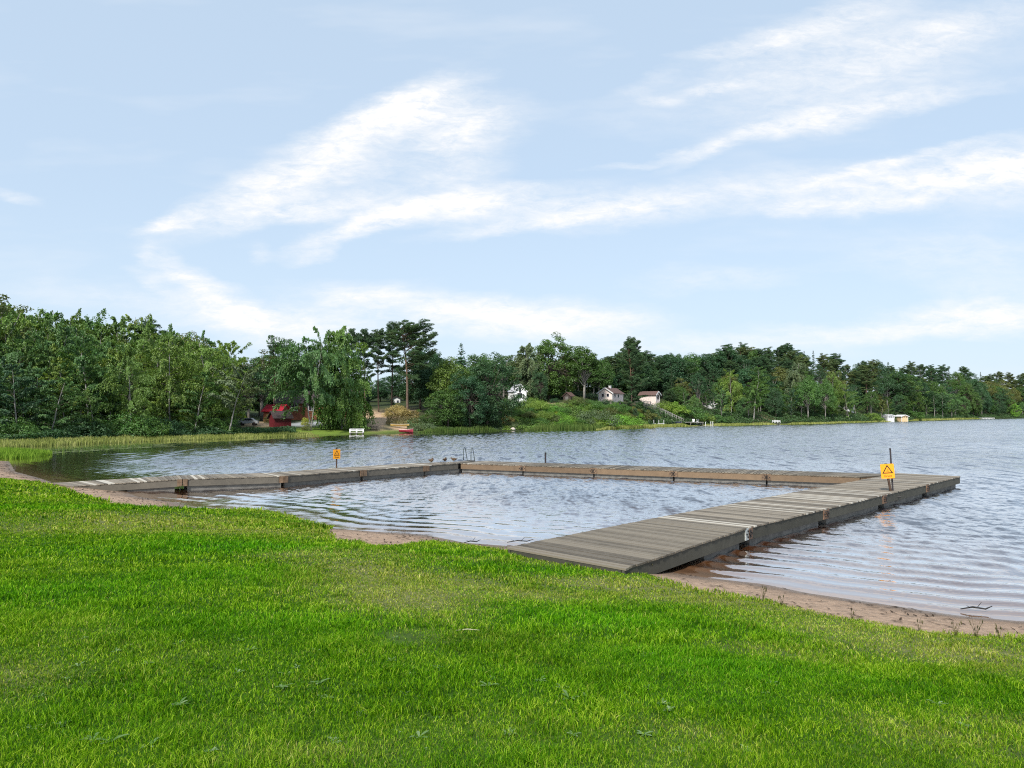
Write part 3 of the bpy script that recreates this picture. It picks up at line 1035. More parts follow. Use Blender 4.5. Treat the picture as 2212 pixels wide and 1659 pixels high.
def make_bush(seed, h=2.0, rad=1.6, ncl=30, leaf=.14):
    r = np.random.default_rng(seed)
    Lv, tb = Leaves(), MB()
    for i in range(ncl):
        v = unit(r.normal(0, 1, (1, 3)))[0]
        v[2] = abs(v[2])
        q = r.uniform(.35, 1) ** .6
        c = np.array([v[0] * rad * q, v[1] * rad * q, .12 * h + v[2] * h * .82 * q])
        cr = r.uniform(.28, .55) * rad / 1.6
        clump(Lv, c, np.array([cr, cr, cr * .75]), int(95 * cr / .4), r, leaf, leaf * .55, .55, .4, r.normal(0, .10))
        if i % 3 == 0:
            tb.tube([(0, 0, -.1), c * np.array([.5, .5, .6]), c], [.03, .02, .008], 5)
    return tb.build('stem', M_DARKBARK, link=False, smooth=True), Lv.build('foliage', M_LEAF)


PROTO = {
    'birch': [(make_birch(s, 14, 3.3, .12, 1.0), 14) for s in (1, 2, 3)],
    'slim': [(make_birch(s, 13, 2.1, .30, .6, nb=36), 13) for s in (4, 5, 6)],
    'young': [(make_birch(s, 12, 2.7, .08, .5, nb=42), 12) for s in (7, 8)],
    'forked': [(make_birch(9, 12, 4.3, .27, 1.0, 1.25, 0, True, 74, .6), 12)],
    'curtain': [(make_birch(10, 13, 2.5, .10, 1.1, 1.35, .0, False, 74, 1.7, 1.75), 13)],
    'leaning': [(make_birch(12, 8, 2.0, .34, .5, 1.0, .16, False, 30), 8)],
    'pine': [(make_pine(s, 15, .24, 3.2, 0, 56, 1.15, r_), 15) for s, r_ in ((21, .0), (22, .06), (23, -.05), (24, .0))],
    'tallpine': [(make_pine(s, 16, .46, 3.5, .5, 46, 1.25), 16) for s in (25, 26)],
    'bigpine': [(make_pine(27, 16, .40, 4.7, .6, 46, 1.15, 0, .45), 16)],
    'fullpine': [(make_pine(28, 15, .06, 4.7, 0, 105, 1.25, 0, .25), 15)],
    'umbrella': [(make_pine(29, 14, .62, 3.0, .9, 26, 1.1), 14)],
    'spruce': [(make_spruce(s, 15, 2.9), 15) for s in (31, 32)],
    'broad': [(make_broad(s, 11, 4.4, .06, 130, 1.2), 11) for s in (41, 42, 43)],
    'dense': [(make_broad(s, 11, 4.6, .0, 190, 1.3, .25, barkm=M_DARKBARK), 11) for s in (44, 45)],
    'layered': [(make_broad(s, 12, 4.4, .18, 90, 1.0, .7), 12) for s in (46, 47)],
    'tuft': [(make_broad(48, 12, 3.8, .30, 120, 1.2, .3, barkm=M_GREYBARK), 12)],
    'bush': [(make_bush(s), 2.0) for s in (51, 52, 53)],
    'wide': [(make_bush(s, 1.6, 2.2, 34), 1.6) for s in (54, 55)],
}
KNAME = {'birch': 'birch_tree', 'slim': 'birch_tree', 'young': 'birch_tree', 'forked': 'birch_tree', 'curtain': 'birch_tree', 'leaning': 'birch_tree', 'pine': 'pine_tree', 'tallpine': 'pine_tree', 'bigpine': 'pine_tree',
         'fullpine': 'pine_tree', 'umbrella': 'pine_tree', 'spruce': 'spruce_tree', 'broad': 'broadleaf_tree', 'dense': 'broadleaf_tree', 'layered': 'broadleaf_tree', 'tuft': 'broadleaf_tree', 'bush': 'bush', 'wide': 'bush'}
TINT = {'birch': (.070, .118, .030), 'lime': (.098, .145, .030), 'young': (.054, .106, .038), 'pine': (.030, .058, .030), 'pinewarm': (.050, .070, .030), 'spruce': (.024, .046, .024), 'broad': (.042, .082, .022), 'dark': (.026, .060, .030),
        'copper': (.058, .060, .022), 'green': (.048, .098, .026), 'bush': (.045, .095, .024), 'bright': (.095, .19, .030), 'yellow': (.22, .23, .04), 'straw': (.24, .19, .09), 'olive': (.075, .085, .03), 'grey': (.075, .10, .055)}
NTREES = [0]


def plant(kind, loc, height, tint, label, group=None, wide=1.0, rot=None, variant=None, jit=.12):
    lst = PROTO[kind]
    (tm, cm), hh = lst[variant if variant is not None else int(rng.integers(len(lst)))]
    isb = kind in ('bush', 'wide')
    o = empty(KNAME[kind], loc, rng.uniform(0, 6.28) if rot is None else rot, label, 'bush' if isb else 'tree', group)
    k = height / hh
    o.scale = (k * wide, k * wide, k)
    c = TINT[tint] if isinstance(tint, str) else tint
    c = (c[0] * 1.58, c[1] * 1.62, c[2] * 1.35)
    v = 1 + rng.normal(0, jit)
    w = rng.normal(0, jit * .6)
    c = (max(.01, c[0] * v * (1 + w)), max(.01, c[1] * v), max(.005, c[2] * v * (1 - w)), 1)
    for nm, me in (('stem' if isb else 'trunk', tm), ('foliage' if isb else 'crown', cm)):
        ch = bpy.data.objects.new(nm, me)
        COL.objects.link(ch)
        ch.parent = o
        ch.color = c
    NTREES[0] += 1
    return o


def tree_at(kind, u, s, vtop, tint, label, group=None, wide=1.0, rot=None, variant=None, jit=.08):
    p = far(u, s)
    h = CAMZ + (HOR - vtop) * p[1] / F - p[2]
    p[2] -= .05
    return plant(kind, p, max(h, .6), tint, label, group, wide, rot, variant, jit)


def skyline(pts, u):
    a = np.array(pts, float)
    return float(np.interp(u, a[:, 0], a[:, 1]))


# --- the wood on the left shore: birches in crowded rows
LEFT_SKY = [(-300, 640), (5, 646), (40, 668), (87, 671), (105, 690), (122, 668), (146, 665), (184, 682), (216, 684), (240, 692), (261, 676), (285, 680), (310, 705), (340, 699), (377, 706), (407, 711), (434, 718), (470, 730), (489, 726), (500, 745), (520, 790)]
lab = 'leafy birch crowded into the shore wood left of the red houses'
for s, off, step, kinds in ((40, -2, 40, ('birch', 'birch', 'broad')), (31, 6, 36, ('birch', 'young', 'birch')), (23, 34, 34, ('birch', 'birch', 'young')), (15, 72, 36, ('birch', 'young', 'young')), (9, 112, 40, ('young', 'young', 'birch'))):
    u = -230 + s * .7
    while u < 500 - (8 if s > 20 else 30):
        uu = u + rng.uniform(-13, 13)
        k = kinds[int(rng.integers(3))]
        vt = skyline(LEFT_SKY, uu) + off + abs(rng.normal(0, 9))
        tint = ('copper' if k == 'broad' else ('birch', 'birch', 'young', 'lime')[int(rng.integers(4))])
        if k == 'broad':
            tree_at(k, uu, s, vt, 'olive', 'dark rounded tree rising at the back of the left shore wood', 'dark rounded trees at the back of the left wood', .85)
        else:
            tree_at(k, uu, s, vt, tint, lab, 'birches of the left shore wood', rng.uniform(.85, 1.15))
        u += step
u = -150
while u < 500:
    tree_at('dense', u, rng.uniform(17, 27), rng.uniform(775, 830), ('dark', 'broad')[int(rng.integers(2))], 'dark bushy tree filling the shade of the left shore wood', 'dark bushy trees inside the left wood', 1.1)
    u += rng.uniform(34, 48)
# individual trees of the left wood
for kind, u, s, vt, tint, wide, label in (
        ('layered', -8, 27, 641, 'olive', 1.0, 'tall olive green tree rising above the wood at the left edge'),
        ('pine', 343, 33, 694, 'pine', 1.0, 'dark pine top showing above the birches of the left wood'),
        ('slim', 193, 7, 728, 'young', 1.0, 'slim birch with the longest bare white trunk in the left wood'),
        ('slim', 234, 8, 786, 'young', .9, 'small slim birch on a thin grey stem in the middle of the left wood'),
        ('young', 47, 6, 784, 'dark', 1.15, 'grey green young birch with a thin stem near the left edge'),
        ('young', 108, 5, 812, 'young', 1.2, 'low full birch leafy to the ground near the left edge'),
        ('birch', 283, 5, 770, 'birch', 1.0, 'weeping birch with drooping lower sprays in the left wood'),
        ('slim', 205, 4, 848, 'green', 1.1, 'short conical sapling in front of the long white trunk'),
        ('birch', 372, 8, 738, 'lime', 1.05, 'yellow green weeping birch on a white trunk in the left wood'),
        ('birch', 330, 12, 718, 'birch', 1.0, 'tall weeping birch behind the yellow green birches'),
        ('birch', 455, 9, 740, 'lime', 1.2, 'broad yellow green birch near the right end of the left wood'),
        ('young', 420, 5, 800, 'green', 1.0, 'fresh green birch beside the leaning birch'),
        ('leaning', 492, 3.5, 800, 'grey', 1.15, 'leaning birch on a slanting white trunk at the right end of the left wood')):
    tree_at(kind, u, s, vt, tint, label, None, wide, rot=0.0 if kind == 'leaning' else None)

u = -120
while u < 530:
    tree_at('bush' if rng.uniform() < .6 else 'wide', u, rng.uniform(4.0, 7.5), rng.uniform(894, 922), ('bush', 'green', 'dark', 'bush')[int(rng.integers(4))], 'green bush along the foot of the left shore wood', 'bushes at the foot of the left wood', 1.1)
    u += rng.uniform(16, 30)

# --- the middle: around the red house and the pines
for kind, u, s, vt, tint, wide, label in (
        ('layered', 566, 34, 752, 'copper', 1.2, 'dark copper tinged tree behind the red roof'),
        ('layered', 538, 30, 772, 'dark', 1.0, 'dark tree standing beside the pale car'),
        ('umbrella', 592, 42, 741, 'pine', .7, 'flat topped pine behind the copper tree, left one of two'),
        ('umbrella', 620, 44, 746, 'pine', .75, 'flat topped pine behind the copper tree, right one of two'),
        ('forked', 672, 7.5, 733, 'young', .86, 'broad forked birch on the lawn beside the red boathouse'),
        ('curtain', 739, 7, 716, 'birch', .95, 'tall weeping birch whose leafy strands hang down to the lawn'),
        ('tallpine', 790, 20, 718, 'pine', .62, 'pine with a bare orange trunk at the top of the sandy slope'),
        ('tallpine', 762, 30, 717, 'pine', .5, 'pine half hidden behind the tall weeping birch'),
        ('tallpine', 818, 24, 714, 'pine', .6, 'straight pine with a long bare trunk left of the wide pine'),
        ('tallpine', 845, 27, 707, 'pine', .62, 'pine with a crooked limb standing close behind the wide pine'),
        ('bigpine', 880, 13, 700, 'pine', .95, 'tallest pine, its wide layered crown reaching out to the right'),
        ('dense', 792, 33, 842, 'dark', .6, 'low dark green tree between the bare pine trunks'),
        ('dense', 908, 22, 748, 'dark', 1.0, 'dark rounded tree right of the wide pine'),
        ('spruce', 996, 34, 738, 'dark', 1.1, 'pointed spruce top rising behind the pale green tree'),
        ('dense', 938, 30, 756, 'dark', .9, 'dark tree top just right of the wide pine'),
        ('broad', 972, 11, 764, 'birch', 1.0, 'pale yellow green tree behind the dark shore trees'),
        ('dense', 968, 4, 838, 'broad', 1.25, 'low bushy green tree leaning over the water'),
        ('dense', 1052, 5, 774, 'dark', 1.02, 'large dark bluish green tree at the water beside the white cabin'),
        ('dense', 1015, 4, 806, 'dark', .95, 'dark shore tree with thin pale stems at its foot'),
        ('broad', 1034, 30, 758, 'broad', .9, 'green tree rising behind the large dark shore tree'),
        ('layered', 1088, 36, 764, 'broad', 1.1, 'olive green tree behind the white cabin'),
        ('curtain', 1140, 33, 747, 'grey', 1.1, 'grey green weeping birch just above the white cabin'),
        ('dense', 1186, 33, 730, 'broad', 1.0, 'large rounded tree standing highest between the cabin and the pink house'),
        ('dense', 1168, 26, 800, 'dark', .7, 'dark tree directly right of the white cabin'),
        ('tuft', 1262, 28, 748, 'broad', 1.25, 'rounded tree on bare grey stems left of the pink house'),
        ('layered', 1222, 36, 756, 'olive', 1.0, 'brownish green tree between two rounded trees'),
        ('fullpine', 1364, 13, 736, 'pine', .64, 'big dark pine standing in front of the pink house')):
    tree_at(kind, u, s, vt, tint, label, None, wide, rot=.25 if kind in ('forked', 'bigpine', 'fullpine', 'curtain') else None)

# --- the right shore: pines on the ridge, leafy trees along the water
RSKY = [(500, 772), (640, 775), (700, 800), (760, 822), (880, 815), (940, 776), (1040, 772), (1140, 772), (1240, 765), (1294, 766), (1330, 758), (1375, 752), (1400, 763), (1434, 765), (1464, 761), (1507, 762), (1530, 764), (1564, 755), (1598, 738), (1620, 742), (1651, 744), (1694, 740), (1719, 749), (1747, 757), (1776, 756), (1807, 760), (1836, 779),
        (1858, 771), (1888, 768), (1928, 771), (1957, 783), (1985, 780), (2005, 792), (2050, 783), (2078, 794), (2097, 790), (2128, 792), (2157, 801), (2198, 806), (2260, 822), (2500, 850)]
for s, off, step, k0 in ((70, 2, 21, 0), (48, 10, 23, 1), (34, 30, 25, 2)):
    u = (520 if s == 70 else (1285 if s == 48 else 1440)) + s * .2
    while u < 2330:
        uu = u + rng.uniform(-8, 8)
        vt = skyline(RSKY, uu) + off + rng.exponential(10) - 4
        x = rng.uniform()
        if uu < 1285:
            k = 'dense' if x < .5 else ('spruce' if x < .75 else 'pine')
            t = 'dark' if k == 'dense' else 'spruce'
        elif x < .70 - .12 * k0:
            k, t = 'pine', ('pine', 'pine', 'pinewarm')[int(rng.integers(3))]
        elif x < .80:
            k, t = 'spruce', 'spruce'
        else:
            k, t = ('broad', 'layered')[int(rng.integers(2))], ('broad', 'olive', 'dark')[int(rng.integers(3))]
        nm = {'pine': 'pine', 'spruce': 'spruce', 'broad': 'leafy tree', 'layered': 'leafy tree', 'dense': 'dark leafy tree'}[k]
        if uu < 1285:
            tree_at(k, uu, s, max(vt, 700), t, f'{nm} in the backmost row behind the houses', f'{nm}s in the back row behind the houses', .9)
        else:
            sc = 1.0 if k == 'pine' else .8
            tree_at(k, uu, s, vt, t, f'{nm} in the dense wood of the right shore', f'{nm}s of the right shore wood', sc * rng.uniform(.8, 1.1))
        u += step * rng.uniform(.8, 1.2)
for kind, u, s, vt, tint, wide, label in (
        ('birch', 1579, 12, 799, 'lime', .85, 'yellow green birch with a narrow round crown on the right shore'),
        ('broad', 1556, 16, 812, 'broad', .7, 'green tree just left of the yellow green birch'),
        ('tuft', 1508, 16, 806, 'dark', .8, 'dark tree on one long bare trunk above the jetty'),
        ('slim', 1627, 5, 815, 'green', 1.15, 'slender birch on a white trunk beside the bare brown slope'),
        ('slim', 1643, 20, 788, 'young', 1.0, 'tall thin birch behind the slender white trunked one'),
        ('curtain', 1718, 19, 784, 'grey', .8, 'greyish weeping birch on a long white trunk in the right wood'),
        ('broad', 1745, 8, 806, 'green', .75, 'bright green broad tree right of the greyish weeping birch'),
        ('dense', 1676, 9, 838, 'dark', .8, 'dark bushy tree on the bank beside the brown slope'),
        ('broad', 1782, 6, 812, 'green', .65, 'fresh green tree leaning out over the water'),
        ('birch', 1797, 12, 803, 'birch', .75, 'light green weeping birch hiding a white house'),
        ('young', 1834, 5, 830, 'birch', .95, 'small light birch right of the hidden white house'),
        ('tallpine', 1873, 20, 790, 'pinewarm', .9, 'pine with a long straight orange trunk on the right shore'),
        ('leaning', 1903, 5, 866, 'olive', .9, 'small tree on a slanting pale trunk beside the white hut'),
        ('slim', 2018, 6, 852, 'dark', 1.1, 'white stemmed birch right of the cream boathouse, first of three'),
        ('slim', 2036, 6, 848, 'dark', 1.1, 'white stemmed birch right of the cream boathouse, second of three'),
        ('slim', 2055, 6, 853, 'dark', 1.1, 'white stemmed birch right of the cream boathouse, third of three'),
        ('dense', 2090, 14, 826, 'broad', .6, 'tall rounded green tree behind the far moored raft'),
        ('broad', 2120, 14, 828, 'dark', .6, 'darker rounded tree right of the tall rounded one'),
        ('dense', 2190, 6, 872, 'bright', .8, 'light green shore tree at the right edge')):
    tree_at(kind, u, s, vt, tint, label, None, wide)
u = 1480
while u < 2330:
    k = ('dense', 'broad', 'young', 'dense')[int(rng.integers(4))]
    d = shore_y(u) + 10
    tree_at(k, u + rng.uniform(-6, 6), rng.uniform(6, 22), 892 - (rng.uniform(35, 72) if u < 1900 else rng.uniform(25, 50)), ('dark', 'broad', 'green', 'young')[int(rng.integers(4))],
            'small leafy tree along the foot of the right shore wood', 'small leafy trees at the foot of the right wood', .8)
    u += rng.uniform(15, 24) if u < 1900 else rng.uniform(11, 18)
u = 1445
while u < 2330:
    k = ('dense', 'broad', 'layered', 'dense')[int(rng.integers(4))]
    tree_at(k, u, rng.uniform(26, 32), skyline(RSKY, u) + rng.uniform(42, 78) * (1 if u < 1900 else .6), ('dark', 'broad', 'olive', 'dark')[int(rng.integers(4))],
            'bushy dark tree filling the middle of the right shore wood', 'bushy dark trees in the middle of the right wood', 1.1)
    u += rng.uniform(17, 27) if u < 1900 else rng.uniform(12, 20)
u = 1205
while u < 1590:
    k = ('pine', 'dense', 'broad', 'spruce', 'pine')[int(rng.integers(5))]
    tree_at(k, u, rng.uniform(43, 50), skyline(RSKY, u) + rng.exponential(7) - 2, {'pine': 'pine', 'spruce': 'spruce', 'dense': 'dark', 'broad': 'broad'}[k],
            'tall dark tree of the ridge behind the pink houses', 'tall dark trees on the ridge behind the pink houses', 1.05)
    u += rng.uniform(15, 24)
u = 880
while u < 1420:
    k = ('dense', 'broad', 'layered', 'spruce', 'dense')[int(rng.integers(5))]
    tree_at(k, u, rng.uniform(44, 50), skyline(RSKY, u) + rng.uniform(14, 40), ('dark', 'broad', 'olive', 'spruce', 'dark')[int(rng.integers(5))],
            'dark tree closing the wood behind the cabin and the pink house', 'dark trees behind the cabin and the pink house', 1.2)
    u += rng.uniform(20, 30)
u = 470
while u < 1420:
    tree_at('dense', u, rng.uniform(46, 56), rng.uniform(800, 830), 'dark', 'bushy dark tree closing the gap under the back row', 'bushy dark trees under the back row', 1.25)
    u += rng.uniform(24, 34)

# --- bushes of the banks
BUSHES = [('wide', 1312, 24, 862, 'dark', 1.1, 'dark bush against the front of the larger pink house'), ('bush', 1340, 23, 864, 'bush', 1.1, 'green bush at the right corner of the larger pink house'), ('bush', 1385, 24, 863, 'dark', 1.0, 'dark bush left of the small pink house'), ('dense', 848, 36, 862, 'dark', .9, 'dark bush half covering the white house between the pine trunks'), ('wide', 858, 13, 874, 'straw', .85, 'large brown and straw coloured bush on the sandy slope'), ('wide', 770, 10, 898, 'green', 1.2, 'dark green bush at the foot of the sandy path'), ('bush', 516, 26, 896, 'olive', 1.0, 'olive bush in front of the pale car'),
          ('bush', 588, 25, 890, 'olive', 1.1, 'olive bush under the bright red roof'), ('bush', 660, 18, 900, 'yellow', .9, 'yellow flowering bush seen under the forked birch'), ('bush', 705, 18, 903, 'yellow', 1.0, 'yellow flowering bush between the two lawn birches'), ('bush', 752, 15, 905, 'yellow', .8, 'small yellow bush behind the hanging birch strands'),
          ('bush', 664, 6, 912, 'olive', .8, 'brownish bush at the foot of the forked birch'), ('wide', 925, 2.5, 914, 'grey', .9, 'low grey green willow bush at the water below the dark trees'), ('wide', 905, 2.5, 917, 'grey', .8, 'low grey willow bush beside the red boat'),
          ('wide', 1120, 9, 884, 'bush', 1.0, 'green bush on the bank just under the white cabin'), ('wide', 1145, 8, 888, 'olive', 1.2, 'olive bush halfway down the bank under the cabin'), ('wide', 1095, 6, 896, 'straw', .8, 'brown withered bush on the bank left of the cabin'), ('wide', 1165, 5, 902, 'green', 1.3, 'green bush low on the bank under the cabin'),
          ('wide', 1200, 9, 892, 'yellow', .9, 'yellowish bush on the open bank right of the cabin'), ('bush', 1198, 21, 858, 'dark', 1.3, 'dark bush at the top of the bank right of the cabin'), ('bush', 1225, 13, 872, 'dark', 1.2, 'dark green bush at the upper edge of the open bank'), ('bush', 1252, 11, 880, 'bright', 1.5, 'brightest light green bush of the bank'), ('wide', 1275, 12, 864, 'green', 1.3, 'big green bush at the top of the bank'),
          ('wide', 1285, 5, 886, 'grey', 1.2, 'rounded grey green bush low on the bank'), ('wide', 1320, 11, 872, 'green', 1.3, 'wide green bush below the pink house'), ('wide', 1340, 4.5, 896, 'bright', 1.5, 'wide bright green bush at the water below the pink house'), ('wide', 1300, 4, 900, 'bright', 1.3, 'bright green bush at the water right of the reeds'), ('wide', 1250, 4, 903, 'bush', 1.2, 'green bush at the water behind the reeds'), ('wide', 1215, 4, 908, 'bright', 1.2, 'low light green bush above the tall reeds'),
          ('bush', 1244, 26, 853, 'grey', .8, 'pale flowering bush beside the little brown shed'), ('wide', 1105, 3, 910, 'grey', 1.0, 'pale green bush behind the white boulder'), ('dense', 1372, 6, 880, 'dark', .55, 'low dark conifer like tree left of the white stairs'), ('bush', 1400, 8, 884, 'olive', 1.5, 'olive bush beside the middle of the stairs'),
          ('wide', 1440, 14, 868, 'lime', 1.4, 'yellow green bush at the top right of the stairs'), ('bush', 1458, 12, 866, 'bright', 1.4, 'upright light green bush right of the stairs'), ('wide', 1482, 9, 876, 'green', 1.4, 'big round green bush right of the stairs'), ('wide', 1515, 6, 892, 'lime', 1.0, 'yellow green bush above the landing stage'), ('bush', 1545, 5, 893, 'bush', 1.2, 'green bush at the right end of the landing stage'), ('bush', 1572, 5, 897, 'green', 1.3, 'green bush under the yellow green birch'),
          ('wide', 1425, 3.5, 908, 'bush', .8, 'low green bush at the foot of the stairs'), ('bush', 1880, 5, 890, 'lime', 1.5, 'light green bush left of the white hut'), ('bush', 1972, 6, 885, 'green', 1.6, 'green bush directly right of the cream boathouse')]
for kind, u, s, vt, tint, wide, label in BUSHES:
    tree_at(kind, u, s, vt, tint, label, None, wide)
for _ in range(46):
    u = rng.uniform(1095, 1380)
    s = rng.uniform(3, 15)
    p = far(u, s)
    plant('wide' if rng.uniform() < .6 else 'bush', p, rng.uniform(.7, 1.5), ('green', 'bright', 'olive', 'bush', 'lime')[int(rng.integers(5))], 'low bush covering the steep green bank', 'low bushes covering the steep bank', 1.2)
print('TREES', NTREES[0])
# ------------------------------------------------------------------ the bathing jetty
M_DECK = wood('deck_boards_grey', (.047, .040, .031), (.19, .163, .125), None, 1.0, (1, 1, 1), .5)
M_DECKB = wood('deck_boards_bleached', (.062, .053, .042), (.25, .215, .168), (.47, .44, .38), 1.0, (1, 1, 1), .5)
M_SIDE = wood('side_boards_dark', (.022, .022, .017), (.085, .08, .062), None, .5, (1, 1, 1), .3)
M_SIDEB = wood('side_boards_brown', (.055, .038, .026), (.19, .13, .08), None, .5, (1, 1, 1), .3)
M_SIDEG = wood('side_boards_grey', (.055, .05, .042), (.17, .15, .12), None, .5, (1, 1, 1), .3)
M_FLOAT = plain('float_grey', (.13, .125, .115), .8, .2, 0, .35, 5)
M_PLATEB = plain('brown_plate', (.15, .10, .065), .8, .2, 0, .4, 8)
M_GALV = plain('galvanised_steel', (.42, .44, .42), .5, .5, .3, .3, 9)
M_RUST = plain('rusted_plate', (.17, .105, .07), .8, .2, 0, .5, 8)
M_IRON = plain('dark_iron', (.03, .028, .028), .6, .4, .4, .4, 10)
M_UNDER = plain('dark_underside', (.02, .017, .014), .9, .1)


def lerp(a, b, t):
    return a + (b - a) * t


def section(parent, L0, R0, L1, R1, deck, side, ends=(False, False), joint=(None, None), floats=True, sides='LR', depth=.26, pw=.118):
    """one pontoon: L/R are its long edges, 0/1 its ends (tops of the deck corners)"""
    L0, R0, L1, R1 = (np.array(p, float) for p in (L0, R0, L1, R1))
    sec = empty('section')
    sec.parent = parent
    ln = np.linalg.norm((L1 + R1) / 2 - (L0 + R0) / 2)
    n = max(3, int(ln / pw))
    mb = MB()
    for i in range(n):
        t0, t1 = (i + .07) / n, (i + .91) / n
        dz = random.uniform(-.004, .004)
        ov = random.uniform(-.006, .012)
        P = []
        for z in (-.032, 0):
            for a, b, t in ((L0, L1, t0), (R0, R1, t0), (R0, R1, t1), (L0, L1, t1)):
                p = lerp(a, b, t)
                o = lerp(R0, R1, t) - lerp(L0, L1, t)
                o = o / np.linalg.norm(o) * (ov if a is R0 else -ov)
                P.append(tuple(p + o + np.array([0, 0, z + dz])))
        mb.hexa(P)
    mb.build('deck', deck, sec)
    # boards along the sides and ends, a few millimetres in from the plank ends
    def board(name, a, b, inn, top, bot, th, mat, cut=0.0):
        a, b = np.array(a), np.array(b)
        d = (b - a) / np.linalg.norm(b - a)
        nrm = np.array([d[1], -d[0], 0])
        if nrm @ inn < 0:
            nrm = -nrm
        a, b = a + d * cut, b - d * cut
        m = MB()
        P = []
        for z in (bot, top):
            for q, w in ((a, .016), (b, .016), (b, .016 + th), (a, .016 + th)):
                P.append(tuple(q + nrm * w + np.array([0, 0, z])))
        m.hexa(P)
        return m.build(name, mat, sec)
    inn = (R0 + R1) / 2 - (L0 + L1) / 2
    c = .17
    if 'R' in sides:
        board('side_board', lerp(R0, R1, (c if joint[0] else .012) / ln), lerp(R0, R1, 1 - (c if joint[1] else .012) / ln), -inn, -.034, -depth, .05, side)
    if 'L' in sides:
        board('side_board', lerp(L0, L1, (c if joint[0] else .012) / ln), lerp(L0, L1, 1 - (c if joint[1] else .012) / ln), inn, -.034, -depth, .05, side)
    along = (L1 + R1) / 2 - (L0 + R0) / 2
    if ends[0]:
        board('end_board', lerp(L0, R0, .035), lerp(L0, R0, .965), along, -.034, -depth + .004, .05, side)
    if ends[1]:
        board('end_board', lerp(L1, R1, .035), lerp(L1, R1, .965), -along, -.034, -depth + .004, .05, side)
    if floats:                                             # the float under the boards, down into the water
        f0, f1 = floats if isinstance(floats, tuple) else (.07, .93)
        m = MB()
        P = []
        A, B, C_, D = (lerp(lerp(L0, L1, f0), lerp(R0, R1, f0), .05), lerp(lerp(L0, L1, f0), lerp(R0, R1, f0), .95), lerp(lerp(L0, L1, f1), lerp(R0, R1, f1), .95), lerp(lerp(L0, L1, f1), lerp(R0, R1, f1), .05))
        for z in (-.30, None):
            for p in (A, B, C_, D):
                P.append((p[0], p[1], p[2] - depth + .001 if z is None else -.25))
        m.hexa(P)
        m.build('float', M_FLOAT, sec)
    m = MB()
    P = []
    for z in (-.20, -.036):
        for p in (lerp(lerp(L0, L1, .01), lerp(R0, R1, .01), .05), lerp(lerp(L0, L1, .01), lerp(R0, R1, .01), .95), lerp(lerp(L0, L1, .99), lerp(R0, R1, .99), .95), lerp(lerp(L0, L1, .99), lerp(R0, R1, .99), .05)):
            P.append((p[0], p[1], p[2] + z))
    m.hexa(P)
    m.build('underframe', M_UNDER, sec)
    # hinge plates where two pontoons meet
    for e, jt in ((0, joint[0]), (1, joint[1])):
        if not jt:
            continue
        for s_, q0, q1 in (('R', R0, R1), ('L', L0, L1)):
            if s_ not in sides:
                continue
            d = (q1 - q0) / np.linalg.norm(q1 - q0)
            o = (np.array([d[1], -d[0], 0])) if s_ == 'R' else np.array([-d[1], d[0], 0])
            base = q0 if e == 0 else q1
            sg = 1 if e == 0 else -1
            m = MB()
            m.add([tuple(base + d * sg * x + o * y + np.array([0, 0, z])) for x, y, z in
                   ((.012, .004, -.25), (.165, .004, -.25), (.165, .004, -.012), (.012, .004, -.012), (.012, -.03, -.25), (.165, -.03, -.25), (.165, -.03, -.012), (.012, -.03, -.012))],
                  [(0, 1, 2, 3), (7, 6, 5, 4), (1, 0, 4, 5), (2, 1, 5, 6), (3, 2, 6, 7), (0, 3, 7, 4)])
            for bx, bz in ((.055, -.07), (.055, -.19), (.12, -.13)):
                p = base + d * sg * bx + np.array([0, 0, bz])
                m.tube([p + o * .004, p + o * .028], .018, 6, 1)
            if e == 1:                                     # shackle that ties the two plates
                ring = [base + o * .045 + d * (.045 * math.cos(t)) + np.array([0, 0, -.12 + .035 * math.sin(t)]) for t in np.linspace(0, 2 * math.pi, 11)]
                m.tube(ring, .010, 5, 1, False)
                m.tube([base + o * .03 + np.array([0, 0, -.08]), base + o * .03 + np.array([0, 0, -.22])], .010, 5, 1)
            m.build('hinge_plate', [jt, M_IRON], sec)
    return sec


def chain(name, label, Rpts, Lpts, decks, side, joints, ends, floats=None, sides='LR'):
    o = empty(name, (0, 0, 0), 0, label, 'jetty', 'three arms of the floating bathing jetty')
    n = len(Rpts) - 1
    for i in range(n):
        section(o, Lpts[i], Rpts[i], Lpts[i + 1], Rpts[i + 1], decks[min(i, len(decks) - 1)], side,
                (ends[0] and i == 0, ends[1] and i == n - 1), (joints if i > 0 else None, joints if i < n - 1 else None), (floats[i] if floats else True), sides)
    return o


DZ = .40
# right arm: slopes down to the turf, then runs out
J = [np.array([4.77, 15.4, DZ]), np.array([7.54, 17.92, DZ]), np.array([10.57, 21.3, DZ]), np.array([13.5, 24.57, DZ]), np.array([16.3, 27.7, DZ])]
dv = np.array([.684, .730, 0])
pv = np.array([-.730, .684, 0])
Rp = [at(1350, 1228, .33)] + [J[0] + dv * (k * 4.28) for k in range(4)]
Rp.append(J[4])
Rp = [Rp[0], J[0], J[0] + (J[4] - J[0]) * .243, J[0] + (J[4] - J[0]) * .50, J[0] + (J[4] - J[0]) * .753, J[4]]
Lp = [at(1095, 1182, .42)] + [p + pv * 2.12 for p in Rp[1:]]
right_arm = chain('bathing_jetty', 'right arm of the jetty, weathered planks sloping up from the grass past the larger sign', Rp, Lp, [M_DECK, M_DECKB, M_DECKB], M_SIDE, M_RUST, (True, True), [(.62, .95), (.06, .94), (.06, .94), (.06, .94), (.06, .94)])
# one hinge plate near the shore is still bright steel
pl = [c for c in right_arm.children[0].children if c.name.startswith('hinge_plate')]
for c in pl:
    c.data.materials[0] = M_GALV
    c['label'] = 'pale galvanised hinge plate'

